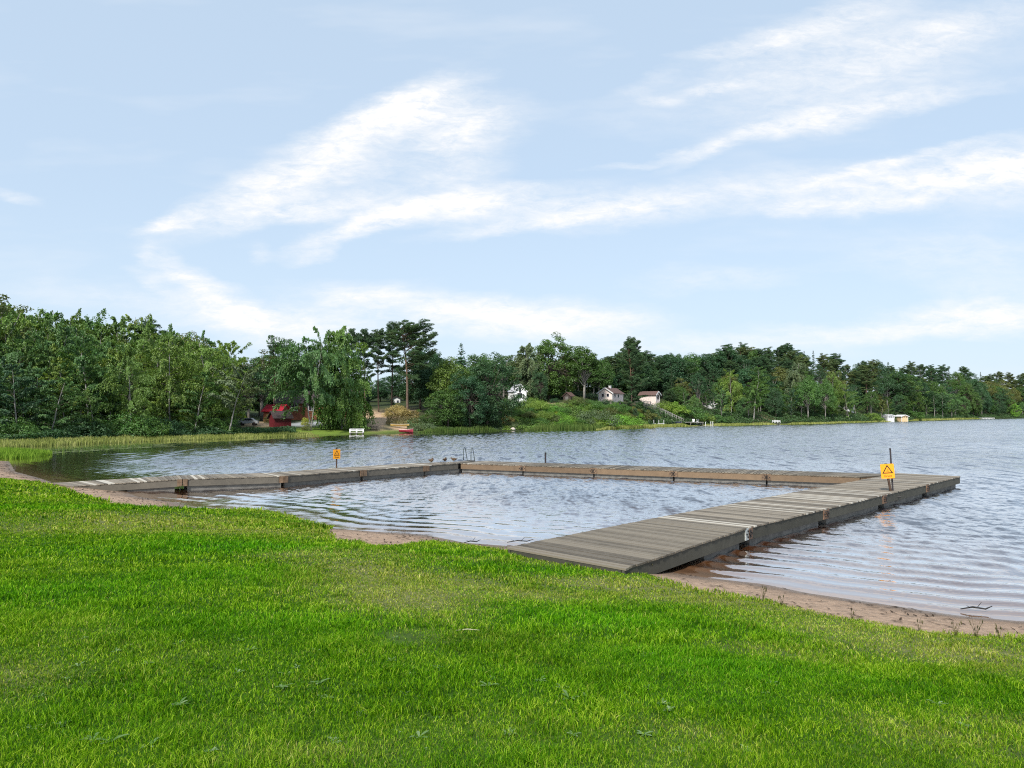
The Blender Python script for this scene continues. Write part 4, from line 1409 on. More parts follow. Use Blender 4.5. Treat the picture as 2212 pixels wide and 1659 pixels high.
# left arm, seen from the water side of the corner back to the beach
Lf = [np.array([-2.45, 34.9, DZ]), np.array([-3.75, 33.35, DZ]), np.array([-6.0, 30.75, DZ]), np.array([-8.35, 27.9, DZ]), np.array([-11.5, 26.6, DZ]), at(154, 1050, .24)]
bk = np.array([-.776, .63, 0])
Lb = [np.array([-1.75, 36.7, DZ]), Lf[1] + bk * 1.75, Lf[2] + bk * 1.75, Lf[3] + np.array([-.6, .8, 0]) * 1.75, Lf[4] + np.array([-.45, .89, 0]) * 1.7, at(112, 1044.5, .24) + np.array([-.1, .25, 0])]
left_arm = chain('bathing_jetty', 'left arm of the jetty, running from the sandy beach past the small sign', Lb[::-1], Lf[::-1], [M_DECKB], M_SIDEG, M_PLATEB, (True, False), [(.5, .93), (.05, .98), (.02, .98), (.02, .98), (.02, .98)])

# far arm between the two
A, B = np.array([-2.45, 34.9, DZ]), np.array([12.75, 27.32, DZ])
fd = (B - A) / np.linalg.norm(B - A)
fp = np.array([-fd[1], fd[0], 0])
fr_ = [A + (B - A) * t for t in (0.006, .19, .385, .585, .795, .985)]
bk_ = [p + fp * 1.95 for p in fr_]
bk_[-1] = bk_[-1] + fd * 1.35
far_arm = chain('bathing_jetty', 'far arm of the jetty with brown side boards, crossing between the other two', fr_, bk_, [M_DECKB, M_DECK], M_SIDEB, M_PLATEB, (True, True), [(.01, .99)] * 5)


# ------------------------------------------------------------------ swim ladder, posts, signs
M_STEEL = plain('grey_tube', (.10, .12, .115), .45, .5, .6, .2, 10)
M_YEL = plain('sign_yellow', (.80, .315, .006), .45, .4, 0, .05, 3)
M_BLK = plain('sign_black', (.02, .012, .01), .6, .3, 0, .1)
M_POLE = plain('painted_pole', (.035, .03, .035), .6, .4, .2, .5, 8)
M_POLEB = plain('rusty_pole', (.085, .055, .04), .8, .2, .2, .5, 9)

lad = empty('swim_ladder', tuple(at(1001, 994.6, DZ)), 0, 'grey tubular swim ladder with two hooped handrails at the far corner of the jetty', 'ladder')
for k in range(2):
    m = MB()
    o = fd * (.42 * k)
    foot = o
    out = fp * .30 + fd * .05
    pts = [foot, foot + np.array([0, 0, .22]), foot + fp * .02 + np.array([0, 0, .48])]
    for t in np.linspace(0, math.pi, 9):
        pts.append(foot + out * (.5 - .5 * math.cos(t)) * .45 + fp * .02 + np.array([0, 0, .52 + .10 * math.sin(t)]))
    pts += [foot + out * .75 + np.array([0, 0, .25]), foot + out * 1.0 + np.array([0, 0, -.05]), foot + out * 1.05 + np.array([0, 0, -1.0])]
    m.tube(pts, .017, 8)
    m.build('handrail', M_STEEL, lad, True)
m = MB()
for z in (-.15, -.42, -.7):
    m.beam(tuple(fp * .33 + np.array([0, 0, z])), tuple(fp * .33 + fd * .5 + np.array([0, 0, z])), .08, .03)
m.build('rung', M_STEEL, lad)
m = MB()
m.beam(tuple(-fd * .15 - fp * .02 + np.array([0, 0, .012])), tuple(fd * .62 - fp * .02 + np.array([0, 0, .012])), .06, .02)
m.build('base_bar', M_IRON, lad)

p = at(1176, 1000.5, DZ) + fp * .12
post = empty('mooring_post', (p[0], p[1], -.6), 0, 'short dark mooring post standing behind the far arm of the jetty', 'post')
m = MB()
m.tube([(0, 0, 0), (0, 0, 1.0 + .47)], .042, 10)
m.build('post', M_POLE, post)
m = MB()
m.tube([(0, 0, 1.44), (0, 0, 1.485)], .047, 10)
m.build('cap', M_IRON, post)


def text_mesh(s, size):
    cu = bpy.data.curves.new('lettering', 'FONT')
    cu.body = s
    cu.size = size
    cu.align_x = 'CENTER'
    cu.extrude = .0015
    ob = bpy.data.objects.new('lettering', cu)
    COL.objects.link(ob)
    bpy.context.view_layer.update()
    dg = bpy.context.evaluated_depsgraph_get()
    me = bpy.data.meshes.new_from_object(ob.evaluated_get(dg))
    vs = [tuple(v.co) for v in me.vertices]
    fs = [tuple(q.vertices) for q in me.polygons]
    bpy.data.objects.remove(ob)
    bpy.data.curves.remove(cu)
    bpy.data.meshes.remove(me)
    return vs, fs


def sign_panel(parent, w, h, base):
    """yellow plate facing -y with the warning triangle and its word; base = centre of the plate"""
    m = MB()
    m.M = Matrix.Translation(base)
    # plate with rounded corners
    rc, th = .02, .012
    out = []
    for cx_, cz_, a0 in ((w / 2 - rc, h / 2 - rc, 0), (-w / 2 + rc, h / 2 - rc, 90), (-w / 2 + rc, -h / 2 + rc, 180), (w / 2 - rc, -h / 2 + rc, 270)):
        for k in range(4):
            a = R(a0 + k * 30)
            out.append((cx_ + rc * math.cos(a), cz_ + rc * math.sin(a)))
    n = len(out)
    m.add([(x, -th / 2, z) for x, z in out] + [(x, th / 2, z) for x, z in out], [tuple(range(n - 1, -1, -1)), tuple(range(n, 2 * n))] + [(i, (i + 1) % n, (i + 1) % n + n, i + n) for i in range(n)])

    def flat(poly, fs, yo=-.0085, mi=1):
        m.add([(x, yo, z) for x, z in poly], fs, mi)
    cz, S = h * .09, w * .80
    H = S * .866
    ot = [(-S / 2, cz - H * .40), (S / 2, cz - H * .40), (0, cz + H * .60)]
    g0 = (0, cz - H * .40 + H / 3)
    it = [(g0[0] + (x - g0[0]) * .70, g0[1] + (z - g0[1]) * .70) for x, z in ot]
    flat(ot + it, [(0, 1, 4, 3), (1, 2, 5, 4), (2, 0, 3, 5)])
    # little bather and water line inside the triangle
    k = S
    flat([(-.15 * k, cz - .19 * k), (.05 * k, cz - .185 * k), (.12 * k, cz - .15 * k), (.12 * k, cz - .125 * k), (.04 * k, cz - .165 * k), (-.15 * k, cz - .17 * k)], [(0, 1, 4, 5), (1, 2, 3, 4)])
    flat([(-.04 * k, cz - .06 * k), (-.01 * k, cz + .03 * k), (.03 * k, cz + .06 * k), (.055 * k, cz - .005 * k), (.08 * k, cz + .02 * k), (.085 * k, cz - .02 * k), (.05 * k, cz - .05 * k), (.02 * k, cz + .01 * k), (-.005 * k, cz - .06 * k)], [(0, 1, 7, 8), (1, 2, 3, 7), (3, 4, 5, 6), (3, 6, 7)])
    vs, fs = text_mesh('Grunt', h * .20)
    m.add([(x, -.0085 - z, y - h * .385) for x, y, z in vs], fs, 1)
    return m.build('sign_panel', [M_YEL, M_BLK], parent)


# larger sign by the right arm
b = at(1927, 1090, 0)
b = b + np.array([.09, 0, 0])
sg = empty('warning_sign', (b[0], b[1], -.5), R(-22), 'larger yellow warning sign reading Grunt under a black triangle, leaning at the right arm', 'sign')
m = MB()
m.tube([(.03, 0, 0), (-.235, -.02, 1.66)], .036, 10)
m.tube([(-.235, -.02, 1.655), (-.245, -.02, 1.70)], .042, 10, 1)
m.build('sign_post', [M_POLEB, M_IRON], sg)
pn = empty('panel_tmp')
pn_mesh = sign_panel(sg, .37, .43, Vector((0, 0, 0)))
bpy.data.objects.remove(pn)
pn_mesh.location = (-.19, -.068, 1.48)
pn_mesh.rotation_euler = (0, R(-4.5), R(8))
m = MB()
for z in (.78, .62, .42):
    m.box((.0 - (z - .6) * .16, -.01, z), (.16, .13, .035), 0)
m.tube([(-.10, -.03, .80), (-.10, -.03, .40)], .03, 8)
m.tube([(.06, -.05, .74), (.16, -.05, .74)], .022, 8)
m.build('clamp', M_IRON, sg)
bp = empty('mooring_pole', (b[0] + .03, b[1] + .10, -.5), 0, 'tall thin dark pole standing behind the larger sign', 'pole')
m = MB()
m.tube([(.0, 0, 0), (-.085, .02, 2.13)], .024, 10)
m.build('shaft', M_POLE, bp)
m = MB()
m.tube([(-.085, .02, 2.125), (-.0855, .02, 2.15)], .028, 10)
m.build('cap', M_IRON, bp)

# small sign by the left arm
b = at(730, 1010, DZ) + bk * .06
sg2 = empty('warning_sign', (b[0], b[1], -.5), R(42), 'small yellow warning sign with a black triangle standing upright behind the left arm', 'sign')
m = MB()
m.tube([(0, .045, 0), (0, .045, 1.70)], .030, 10)
m.tube([(0, .045, 1.695), (0, .045, 1.735)], .036, 10, 1)
m.build('sign_post', [M_POLEB, M_IRON], sg2)
q = sign_panel(sg2, .33, .395, Vector((0, 0, 0)))
q.location = (-.02, 0, 1.46)

# ------------------------------------------------------------------ ducks resting on the corner
M_DUCK, g = newmat('duck_plumage')
co = g.n('ShaderNodeTexCoord').outputs['Object']
nz = g.noise(g.n('ShaderNodeMapping', {0: co, 'Scale': (1, 2, 2)}).outputs[0], 42.0, 3.0, .7)
z_ = g.n('ShaderNodeSeparateXYZ', {0: co}).outputs[2]
finish(g, g.mix(g.maprange(z_, .05, .11, .0, .6), g.ramp(nz, [(.38, (.045, .028, .018)), (.62, (.26, .17, .10))]), (.05, .034, .026)), .8, .2)
M_BILL = plain('duck_bill', (.35, .20, .04), .5)


def duck(loc, rz, label, pose):
    o = empty('duck', tuple(loc), rz, label, 'duck', 'ducks resting on the jetty corner')
    # rings along the body: x, z, half width, half height
    rings = [(-.205, .115, .006, .004), (-.17, .105, .030, .014), (-.12, .098, .062, .040), (-.05, .088, .086, .070), (.03, .088, .088, .078), (.09, .098, .072, .070), (.122, .122, .046, .050)]
    if pose == 'tucked':
        rings += [(.115, .158, .032, .036), (.085, .178, .031, .034), (.05, .178, .028, .030), (.02, .166, .018, .018), (-.01, .156, .008, .008)]
    elif pose == 'low':
        rings += [(.145, .148, .032, .036), (.165, .165, .032, .034), (.19, .166, .026, .026), (.21, .158, .014, .012)]
    else:
        rings += [(.128, .155, .030, .034), (.118, .195, .031, .036), (.09, .205, .030, .032), (.06, .19, .022, .022), (.035, .165, .012, .012)]
    n = 12
    m = MB()
    V, Fc = [], []
    for i, (x, z, w, h) in enumerate(rings):
        a, bq = rings[max(i - 1, 0)], rings[min(i + 1, len(rings) - 1)]
        dx, dz = bq[0] - a[0], bq[1] - a[1]
        L = math.hypot(dx, dz)
        dx, dz = dx / L, dz / L
        for k in range(n):
            t = 2 * math.pi * k / n
            V.append((x - dz * math.sin(t) * h, math.cos(t) * w, z + dx * math.sin(t) * h))
    for i in range(len(rings) - 1):
        for k in range(n):
            Fc.append((i * n + k, i * n + (k + 1) % n, (i + 1) * n + (k + 1) % n, (i + 1) * n + k))
    Fc.append(tuple(range(n - 1, -1, -1)))
    Fc.append(tuple(range((len(rings) - 1) * n, len(rings) * n)))
    m.add(V, Fc)
    m.build('body', M_DUCK, o, True)
    x, z = rings[-1][:2]
    d = np.sign(rings[-1][0] - rings[-2][0])
    m = MB()
    m.tube([(x - d * .012, 0, z + .004), (x + d * .02, 0, z - .004), (x + d * .045, 0, z - .008)], [.012, .011, .009], 8)
    m.build('bill', M_BILL, o, True)
    m = MB()
    for s_ in (-1, 1):
        V = []
        for i, (xx, zz, r_) in enumerate(((.06, .10, .03), (.0, .105, .052), (-.08, .108, .048), (-.15, .112, .022), (-.19, .118, .004))):
            for k in range(5):
                t = R(-50 + 25 * k)
                V.append((xx, s_ * (.062 - .30 * max(0, -xx - .04) + .032 * math.cos(t)), zz + math.sin(t) * r_))
        m.add(V, [(i * 5 + k, i * 5 + k + 1, i * 5 + k + 6, i * 5 + k + 5) for i in range(4) for k in range(4)])
    m.build('wings', M_DUCK, o, True)
    m = MB()
    for s_ in (-1, 1):
        m.tube([(.0, s_ * .04, .03), (.01, s_ * .04, .002)], .007, 6)
        m.box((.025, s_ * .04, .004), (.055, .035, .006))
    m.build('feet', M_BILL, o)
    o.scale = (.85, .85, .85)
    return o


duck(at(931, 997.6, DZ), R(-25), 'dark brown duck turning its head back to preen, standing apart', 'preen')
duck(at(961, 996.0, DZ - .028), R(60), 'duck with its bill tucked away, sitting in the middle of the three', 'tucked')
duck(at(981, 995.4, DZ - .028), R(170), 'lighter brown duck lying flat beside the swim ladder', 'low')
# ------------------------------------------------------------------ houses, boats and landing stages of the far shore
M_RED = plain('red_paint', (.115, .013, .018), .6, .3, 0, .3, 5)
M_REDBROWN = plain('red_brown_paint', (.16, .06, .035), .7, .2, 0, .3, 5)
M_REDROOF = plain('bright_red_roof', (.30, .010, .024), .5, .4, 0, .15, 3)
M_DKROOF = plain('dark_roof', (.055, .042, .042), .85, .2, 0, .4, 6)
M_BRROOF = plain('brown_roof', (.12, .075, .065), .8, .2, 0, .3, 6)
M_GRROOF = plain('pale_grey_roof', (.42, .42, .45), .6, .3, 0, .1, 4)
M_WHITE = plain('white_paint', (.60, .60, .60), .6, .3, 0, .08, 4)
M_PINK = plain('pale_pink_paint', (.74, .61, .56), .6, .3, 0, .08, 4)
M_CREAM = plain('cream_paint', (.56, .42, .24), .6, .3, 0, .08, 4)
M_GLASS = plain('dark_glass', (.02, .02, .035), .08, .6, 0, .2, 2)
M_GREYWOOD = plain('grey_timber', (.16, .15, .14), .8, .2, 0, .3, 5)
M_PALEWOOD = plain('pale_timber', (.38, .36, .33), .8, .2, 0, .3, 5)


def house(name, loc, rz, w, d, wall, rise, mats, label, cat, over=.22, windows=(), door=None, trim=None, frame=None, chimney=None):
    """gable house, its gable facing local -y; windows: (face, x, z, w, h) with face 'f' front gable, 'l' / 'r' the long sides"""
    o = empty(name, tuple(loc), rz, label, cat)
    mw, mr = mats
    m = MB()
    x, y = w / 2, d / 2
    m.add([(-x, -y, -1.2), (x, -y, -1.2), (x, -y, wall), (0, -y, wall + rise), (-x, -y, wall), (-x, y, -1.2), (x, y, -1.2), (x, y, wall), (0, y, wall + rise), (-x, y, wall)],
          [(0, 1, 2, 3, 4), (9, 8, 7, 6, 5), (1, 6, 7, 2), (5, 0, 4, 9)])
    m.build('wall', mw, o)
    m = MB()
    sl = math.hypot(x, rise)
    ex, ez = x * (1 + over / x), -rise * over / x
    for s in (-1, 1):
        P = []
        for z in (.012, .11):
            for yy in (-y - over, y + over):
                P += [(0, yy, wall + rise + z), (s * ex, yy, wall + ez + z)]
        a, b, c_, d_, e, f, g_, h = P
        m.hexa([a, b, d_, c_, e, f, h, g_] if s > 0 else [b, a, c_, d_, f, e, g_, h])
    roof = m.build('roof', mr, o)
    if chimney:
        m = MB()
        m.box((chimney[0], chimney[1], wall + rise + chimney[2] / 2 - .25), (.45, .45, chimney[2] + .5))
        m.box((chimney[0], chimney[1], wall + rise + chimney[2] + .04), (.55, .55, .08))
        m.build('chimney', chimney[3], roof)
    if trim:
        m = MB()
        for s in (-1, 1):
            m.beam((0, -y - over - .02, wall + rise + .03), (s * ex, -y - over - .02, wall + ez + .03), .05, .20)
        m.build('bargeboard', trim, o)
        m = MB()
        for s in (-1, 1):
            m.box((s * (x - .05), -y - .02, wall / 2 - .1), (.12, .05, wall))
        m.build('corner_board', trim, o)
    for (face, cx_, cz_, ww, hh) in windows:
        m, q = MB(), MB()
        t = .07
        T = {'f': lambda a, b, z: (a, -y - b, z), 'l': lambda a, b, z: (-x - b, a, z), 'r': lambda a, b, z: (x + b, a, z)}[face]

        def slab(mb, a0, a1, z0, z1, b0, b1):
            P = [T(a0, b0, z0), T(a1, b0, z0), T(a1, b1, z0), T(a0, b1, z0), T(a0, b0, z1), T(a1, b0, z1), T(a1, b1, z1), T(a0, b1, z1)]
            mb.hexa(P)
        x0, x1, z0, z1 = cx_ - ww / 2, cx_ + ww / 2, cz_ - hh / 2, cz_ + hh / 2
        for a0, a1, b0, b1 in ((x0 - t, x0, z0 - t, z1 + t), (x1, x1 + t, z0 - t, z1 + t), (x0, x1, z1, z1 + t), (x0, x1, z0 - t, z0)):
            slab(m, a0, a1, b0, b1, -.02, .04)
        if ww > .7:
            slab(m, cx_ - .03, cx_ + .03, z0, z1, -.02, .035)
        fo = m.build('window', frame or trim or M_WHITE, o)
        slab(q, x0 - .004, x1 + .004, z0 - .004, z1 + .004, -.03, .012)
        q.build('pane', M_GLASS, fo)
    if door:
        face, cx_, ww, hh, md = door
        T = {'f': lambda a, b, z: (a, -y - b, z), 'l': lambda a, b, z: (-x - b, a, z), 'r': lambda a, b, z: (x + b, a, z)}[face]
        m = MB()
        P = [T(a, b, z) for z in (0.0, hh) for a, b in ((cx_ - ww / 2, -.02), (cx_ + ww / 2, -.02), (cx_ + ww / 2, .03), (cx_ - ww / 2, .03))]
        m.hexa(P)
        dd = m.build('door', md, o)
        m = MB()
        m.tube([T(cx_ + ww * .35, .03, hh * .48), T(cx_ + ww * .35, .08, hh * .48)], .025, 6)
        m.build('handle', M_IRON, dd)
    return o


def spot(u, s, dz=0.0):
    p = far(u, s)
    p[2] += dz
    return p


# white cabin on the bank
house('cabin', spot(1117, 27, .25), R(20), 2.45, 3.4, 1.75, 1.25, (plain('fresh_white_paint', (.80, .80, .80), .6, .3, 0, .05), M_GRROOF), 'small white cabin with dark windows on top of the open bank', 'cabin', .16,
      (('f', -.05, 1.95, .26, .75), ('f', -.1, .95, .75, .75)), None, M_WHITE, M_BLK)
# red boathouse on the lawn
house('boathouse', spot(606, 15.5, -.05), R(-52), 1.9, 2.3, 1.35, .75, (M_RED, M_DKROOF), 'small red boathouse with a dark roof beside the lawn birches', 'boathouse', .25,
      (), ('f', .25, .8, 1.2, M_RED), None)
# red brown house behind the birches
hs = house('house', spot(690, 33, .3), R(92), 5.2, 12.5, 2.3, 1.7, (M_REDBROWN, M_DKROOF), 'long red brown house with white window frames hidden behind the lawn birches', 'house', .4,
           (('r', -4.6, 1.5, 1.0, 1.0), ('r', -2.2, 1.5, 1.0, 1.0), ('r', .6, 1.5, 1.0, 1.0), ('r', 3.4, 1.5, 1.0, 1.0), ('l', -4.6, 1.5, 1.0, 1.0), ('l', -2.2, 1.5, 1.0, 1.0), ('l', .6, 1.5, 1.0, 1.0), ('l', 3.4, 1.5, 1.0, 1.0)), None, None, M_WHITE)
house('shed', spot(598, 29, .35), R(78), 2.6, 2.9, 1.35, .85, (M_REDBROWN, M_REDROOF), 'low shed under a bright red roof left of the birches', 'shed', .25, (('l', 0, .8, .6, .5),), None, None)
# pink house with two gables
house('house', spot(1320, 30, .8), R(-28), 3.0, 6.5, 1.2, 1.0, (M_PINK, M_BRROOF), 'pale pink house with a steep brown gable left of the big pine', 'house', .3, (('f', -.55, .7, .45, .6), ('f', .55, .7, .45, .6), ('r', -1.8, .6, .6, .6), ('r', .2, .6, .6, .6)), None, M_WHITE, M_WHITE, (0, -.6, .45, M_WHITE))
house('house', spot(1403, 31, .6), R(50), 1.75, 4.2, 1.4, .65, (M_PINK, M_BRROOF), 'small pale pink house with one dark window above the white stairs', 'house', .28, (('f', .1, .8, .40, .8),), None, M_WHITE, M_BLK)
house('shed', spot(1229, 28, -.1), R(-30), 1.6, 1.8, 1.0, .65, (plain('dark_brown_paint', (.06, .045, .04)), M_BRROOF), 'little brown shed behind the pale flowering bush', 'shed', .2, (), ('f', 0, .6, .9, M_GREYWOOD), None)
house('house', spot(1533, 26, -.5), R(10), 2.0, 3.0, 1.4, .6, (M_WHITE, M_DKROOF), 'white house almost hidden behind the long bare trunk on the right shore', 'house', .2, (('f', .2, .8, .5, .6),), None, M_WHITE)
house('house', spot(1824, 28, -.2), R(20), 3.6, 4.0, 1.8, .9, (M_WHITE, M_GRROOF), 'white house half hidden by the light green weeping birch', 'house', .3, (('f', -.8, 1.2, .7, .9), ('f', .8, 1.2, .7, .9)), None, M_WHITE)
house('house', spot(2015, 30, .5), R(25), 5.0, 5.0, 2.4, 1.5, (M_WHITE, M_DKROOF), 'white house far back between the trunks above the cream boathouse', 'house', .3, (('f', -1, 1.3, .8, 1.0), ('f', 1, 1.3, .8, 1.0)), None, M_WHITE)
house('house', spot(856, 44, -.6), R(8), 1.5, 3.0, 1.3, .4, (M_WHITE, M_DKROOF), 'white house showing between the pine trunks at the top of the slope', 'house', .3, (('f', .3, .7, .4, .5),), None, None)

# white hut with windows and cream boathouse on the far water
house('hut', spot(1918, 2.0, .7), R(18), 2.6, 2.2, .95, .22, (M_WHITE, M_WHITE), 'white waterside hut with a row of dark windows left of the cream boathouse', 'hut', .12, (('f', -.75, .52, .45, .45), ('f', 0, .52, .55, .45), ('f', .78, .52, .4, .45)), None, M_WHITE)
house('boathouse', spot(1946, -2.0, .1), R(10), 2.4, 3.2, 1.75, .42, (M_CREAM, M_WHITE), 'cream boathouse with white eaves standing in the water', 'boathouse', .3, (('f', -.62, 1.5, .34, .26), ('f', 0, 1.52, .34, .26), ('f', .62, 1.5, .34, .26)), None, M_WHITE, M_CREAM)


def stage(name, loc, rz, w, d, z, mat, label, cat, rail=None, posts=(), extra=None):
    o = empty(name, tuple(loc), rz, label, cat)
    m = MB()
    n = max(3, int(w / .22))
    for i in range(n):
        m.box((-w / 2 + (i + .5) * w / n, 0, z - .03), (w / n * .93, d, .06))
    m.build('deck', mat, o)
    m = MB()
    for x in (-w / 2 + .12, 0, w / 2 - .12):
        for y in (-d / 2 + .1, d / 2 - .1):
            m.tube([(x, y, -.8), (x, y, z - .062)], .07, 6)
    m.build('piles', M_GREYWOOD, o)
    if rail:
        h, mr = rail
        m = MB()
        k = max(2, int(w / .75))
        for i in range(k + 1):
            x = -w / 2 + .05 + i * (w - .1) / k
            m.box((x, -d / 2 + .05, z + h / 2 + .002), (.08, .08, h))
            m.box((x, d / 2 - .05, z + h / 2 + .002), (.08, .08, h))
        for zz in (h * .55, h):
            for y in (-d / 2 + .05, d / 2 - .05):
                m.box((0, y, z + zz), (w, .06, .09))
        m.build('railing', mr, o)
    for i, (x, y, h) in enumerate(posts):
        m = MB()
        m.tube([(x, y, -.6), (x, y, h)], .06, 8)
        m.build('post', M_WHITE, o)
    return o


stage('landing_stage', spot(771, -.4, .0), R(6), 1.75, 1.1, .28, M_PALEWOOD, 'white railed landing stage on the lawn shore below the weeping birch', 'landing stage', (.42, M_WHITE))
stage('landing_stage', spot(1490, 2.0, .0), R(-8), 5.2, 2.4, .60, M_PALEWOOD, 'grey timber landing stage at the foot of the white stairs', 'landing stage')
stage('jetty', spot(1522, -1.5, .0), R(-4), 3.2, .9, .26, M_PALEWOOD, 'low grey jetty with white mooring posts right of the landing stage', 'jetty', None, ((-1.5, .4, 1.0), (-.9, .4, 1.0), (.2, .4, 1.05), (1.3, .4, 1.15), (1.55, -.4, 1.15)))
stage('raft', spot(2130, -6, .0), R(12), 6.5, 2.0, .5, M_GREYWOOD, 'far pale landing stage with an open railing near the right edge', 'landing stage', (.75, M_WHITE))
stage('jetty', spot(2150, -7, .0), R(3), 4.2, 1.0, .45, M_PALEWOOD, 'far low pale jetty beside the railed landing stage', 'jetty')
stage('landing_stage', spot(1676, -.5, .1), R(5), 1.5, 1.2, .35, M_GREYWOOD, 'small landing stage with a white railing right of the brown slope', 'landing stage', (.55, M_WHITE))

# fence of white posts left of the stairs
fo = empty('fence', tuple(spot(1412, 4.0, .0)), R(-3), 'low white fence with five posts between the reeds and the stairs', 'fence')
for i in range(5):
    m = MB()
    m.box((-1.9 + i * .95, 0, .38), (.08, .08, 1.16))
    m.build('post', M_WHITE, fo)
m = MB()
m.box((0, -.045, .22), (4.0, .05, .10))
m.build('rail', M_WHITE, fo)


# white railed stairs up the bank, two flights
def stairs(p0, p1, w, label):
    p0, p1 = Vector(p0), Vector(p1)
    o = empty('stairs', tuple(p0), 0, label, 'stairs', 'flights of stairs up the right bank')
    d = p1 - p0
    hd = Vector((d.x, d.y, 0)).normalized()
    sd = Vector((-hd.y, hd.x, 0))
    n = max(6, int(abs(d.z) / .17))
    m = MB()
    for i in range(n):
        c = d * ((i + .5) / n)
        m.beam(tuple(c - sd * w / 2), tuple(c + sd * w / 2), .30, .05)
    m.build('steps', M_GREYWOOD, o)
    for s in (-1, 1):
        m = MB()
        q = sd * (s * w / 2)
        m.beam(tuple(q + Vector((0, 0, .9))), tuple(q + d + Vector((0, 0, .9))), .04, .05)
        m.beam(tuple(q + Vector((0, 0, .45))), tuple(q + d + Vector((0, 0, .45))), .03, .04)
        k = max(4, int(d.length / .8))
        for i in range(k + 1):
            c = q + d * (i / k)
            m.beam(tuple(c + Vector((0, 0, -.5))), tuple(c + Vector((0, 0, .9))), .05, .05)
        m.build('railing', M_PALEWOOD, o)


def lift(u, v, s):
    y = float(shore_y(u)) + s
    return np.array([(u - CX) / F * y, y, CAMZ + (HOR - v) / F * y])


stairs(lift(1474, 914, 4.5), lift(1428, 892, 11), .8, 'lower flight of white railed stairs leading down to the landing stage')
stairs(lift(1420, 886, 13), lift(1386, 872, 24), .8, 'upper flight of white railed stairs leading to the pink house')

# terrace with a railing in front of the small pink house
te = empty('terrace', tuple(lift(1388, 868, 27)), R(8), 'timber terrace with a thin railing between the pink houses', 'terrace')
m = MB()
m.box((0, 0, 0), (3.2, 2.0, .14))
m.build('floor', M_GREYWOOD, te)
m = MB()
for i in range(7):
    m.box((-1.55 + i * .517, -.97, .46), (.03, .03, .78))
m.box((0, -.97, .88), (3.2, .035, .035))
m.build('railing', M_PALEWOOD, te)
m = MB()
for x in (-1.5, 0, 1.5):
    for y in (-.9, .9):
        m.box((x, y, -.9), (.14, .14, 1.65))
m.build('legs', M_GREYWOOD, te)


# boats, hulls in the same builder
def boat(name, loc, rz, L, w, h, mh, mi, label, tilt=0.0, canoe=False):
    o = empty(name, tuple(loc), rz, label, 'canoe' if canoe else 'boat')
    o.rotation_euler = (tilt, 0, rz)
    n, V, Fc = 14, [], []
    prof = [(-1, .0), (-.75, .55), (-.2, .95), (.2, 1), (.75, .97), (1, .98)]
    for i in range(n + 1):
        t = i / n
        x = (t - .5) * L
        b = (math.sin(math.pi * t) ** .6 if canoe else min(1, (1 - t) * 2.6) ** .6 * (1 if t > .12 else .82 + t * 1.5)) * w / 2
        b = max(b, .012)
        sheer = h * (1 + (.30 * abs(2 * t - 1) ** 2 if canoe else .35 * max(0, t - .4)))
        for a, zz in ((-1, sheer), (-.92, sheer * .5), (-.55, .06), (0, 0), (.55, .06), (.92, sheer * .5), (1, sheer)):
            V.append((x, a * b, zz))
    k = 7
    for i in range(n):
        for j in range(k - 1):
            Fc.append((i * k + j, i * k + j + 1, (i + 1) * k + j + 1, (i + 1) * k + j))
    Fc.append(tuple(range(k)))
    Fc.append(tuple(reversed(range(n * k, n * k + k))))
    m = MB()
    m.add(V, Fc)
    hull = m.build('hull', mh, o, True)
    m = MB()
    for i in range(n):
        for j in (0, 6):
            m.beam(V[i * k + j], V[(i + 1) * k + j], .05, .05)
    m.build('gunwale', mi, o)
    if not canoe:
        for fx in (-.22, .12):
            m = MB()
            m.box((fx * L, 0, h * .72), (.28, w * .82, .05))
            m.build('thwart', mi, o)
    return o


boat('rowing_boat', spot(878, .6, -.02), R(-6), 1.9, .8, .42, plain('red_hull', (.32, .035, .055), .4, .4), plain('pale_pink', (.72, .50, .48), .5), 'small red boat with a pale rim drawn up at the sandy shore', 0)
boat('canoe', spot(864, 5.0, .35), R(3), 2.6, .5, .24, plain('yellow_hull', (.62, .44, .14), .5, .4, 0, .15), M_PALEWOOD, 'pale yellow canoe lying on the bank above the red boat', 0, True)
boat('rowing_boat', spot(1499, -3.2, -.05), R(4), 3.4, 1.0, .42, M_WHITE, M_GREYWOOD, 'white rowing boat moored in front of the landing stage')
boat('rowing_boat', spot(1535, -3.0, -.05), R(-20), 1.8, .8, .36, M_WHITE, M_GREYWOOD, 'short white boat moored at the mooring posts')

# dark box by the stairs, sun loungers, picnic table, white car, boulder
ca = empty('storage_box', tuple(spot(1460, 3.2, .12)), R(-4), 'dark blue storage box at the foot of the white stairs', 'box')
m = MB()
m.box((0, 0, .25), (2.0, .9, .5))
m.build('body', plain('dark_blue', (.02, .025, .05), .5), ca)
m = MB()
m.box((0, 0, .535), (2.08, .98, .06))
m.build('lid', plain('dark_blue_lid', (.05, .055, .08), .5), ca)
for k, (u, lb) in enumerate(((1497, 'white deck chair on the landing stage, left one of two'), (1506, 'white deck chair on the landing stage, right one of two'))):
    ch = empty('deck_chair', tuple(spot(u, 2.4, 0) * np.array([1, 1, 0]) + np.array([0, 0, .60])), R(160), lb, 'chair', 'deck chairs on the landing stage')
    m = MB()
    m.box((0, 0, .28), (.5, .5, .05))
    m.build('seat', M_WHITE, ch)
    m = MB()
    m.beam((0, -.25, .28), (0, -.62, .82), .5, .05)
    m.build('backrest', M_WHITE, ch)
    for x in (-.22, .22):
        for y in (-.2, .2):
            m = MB()
            m.box((x, y, .128), (.05, .05, .254))
            m.build('leg', M_WHITE, ch)
pt = empty('picnic_table', tuple(spot(808, 4.5, 0)), R(12), 'dark picnic table with benches on the shore lawn', 'table')
m = MB()
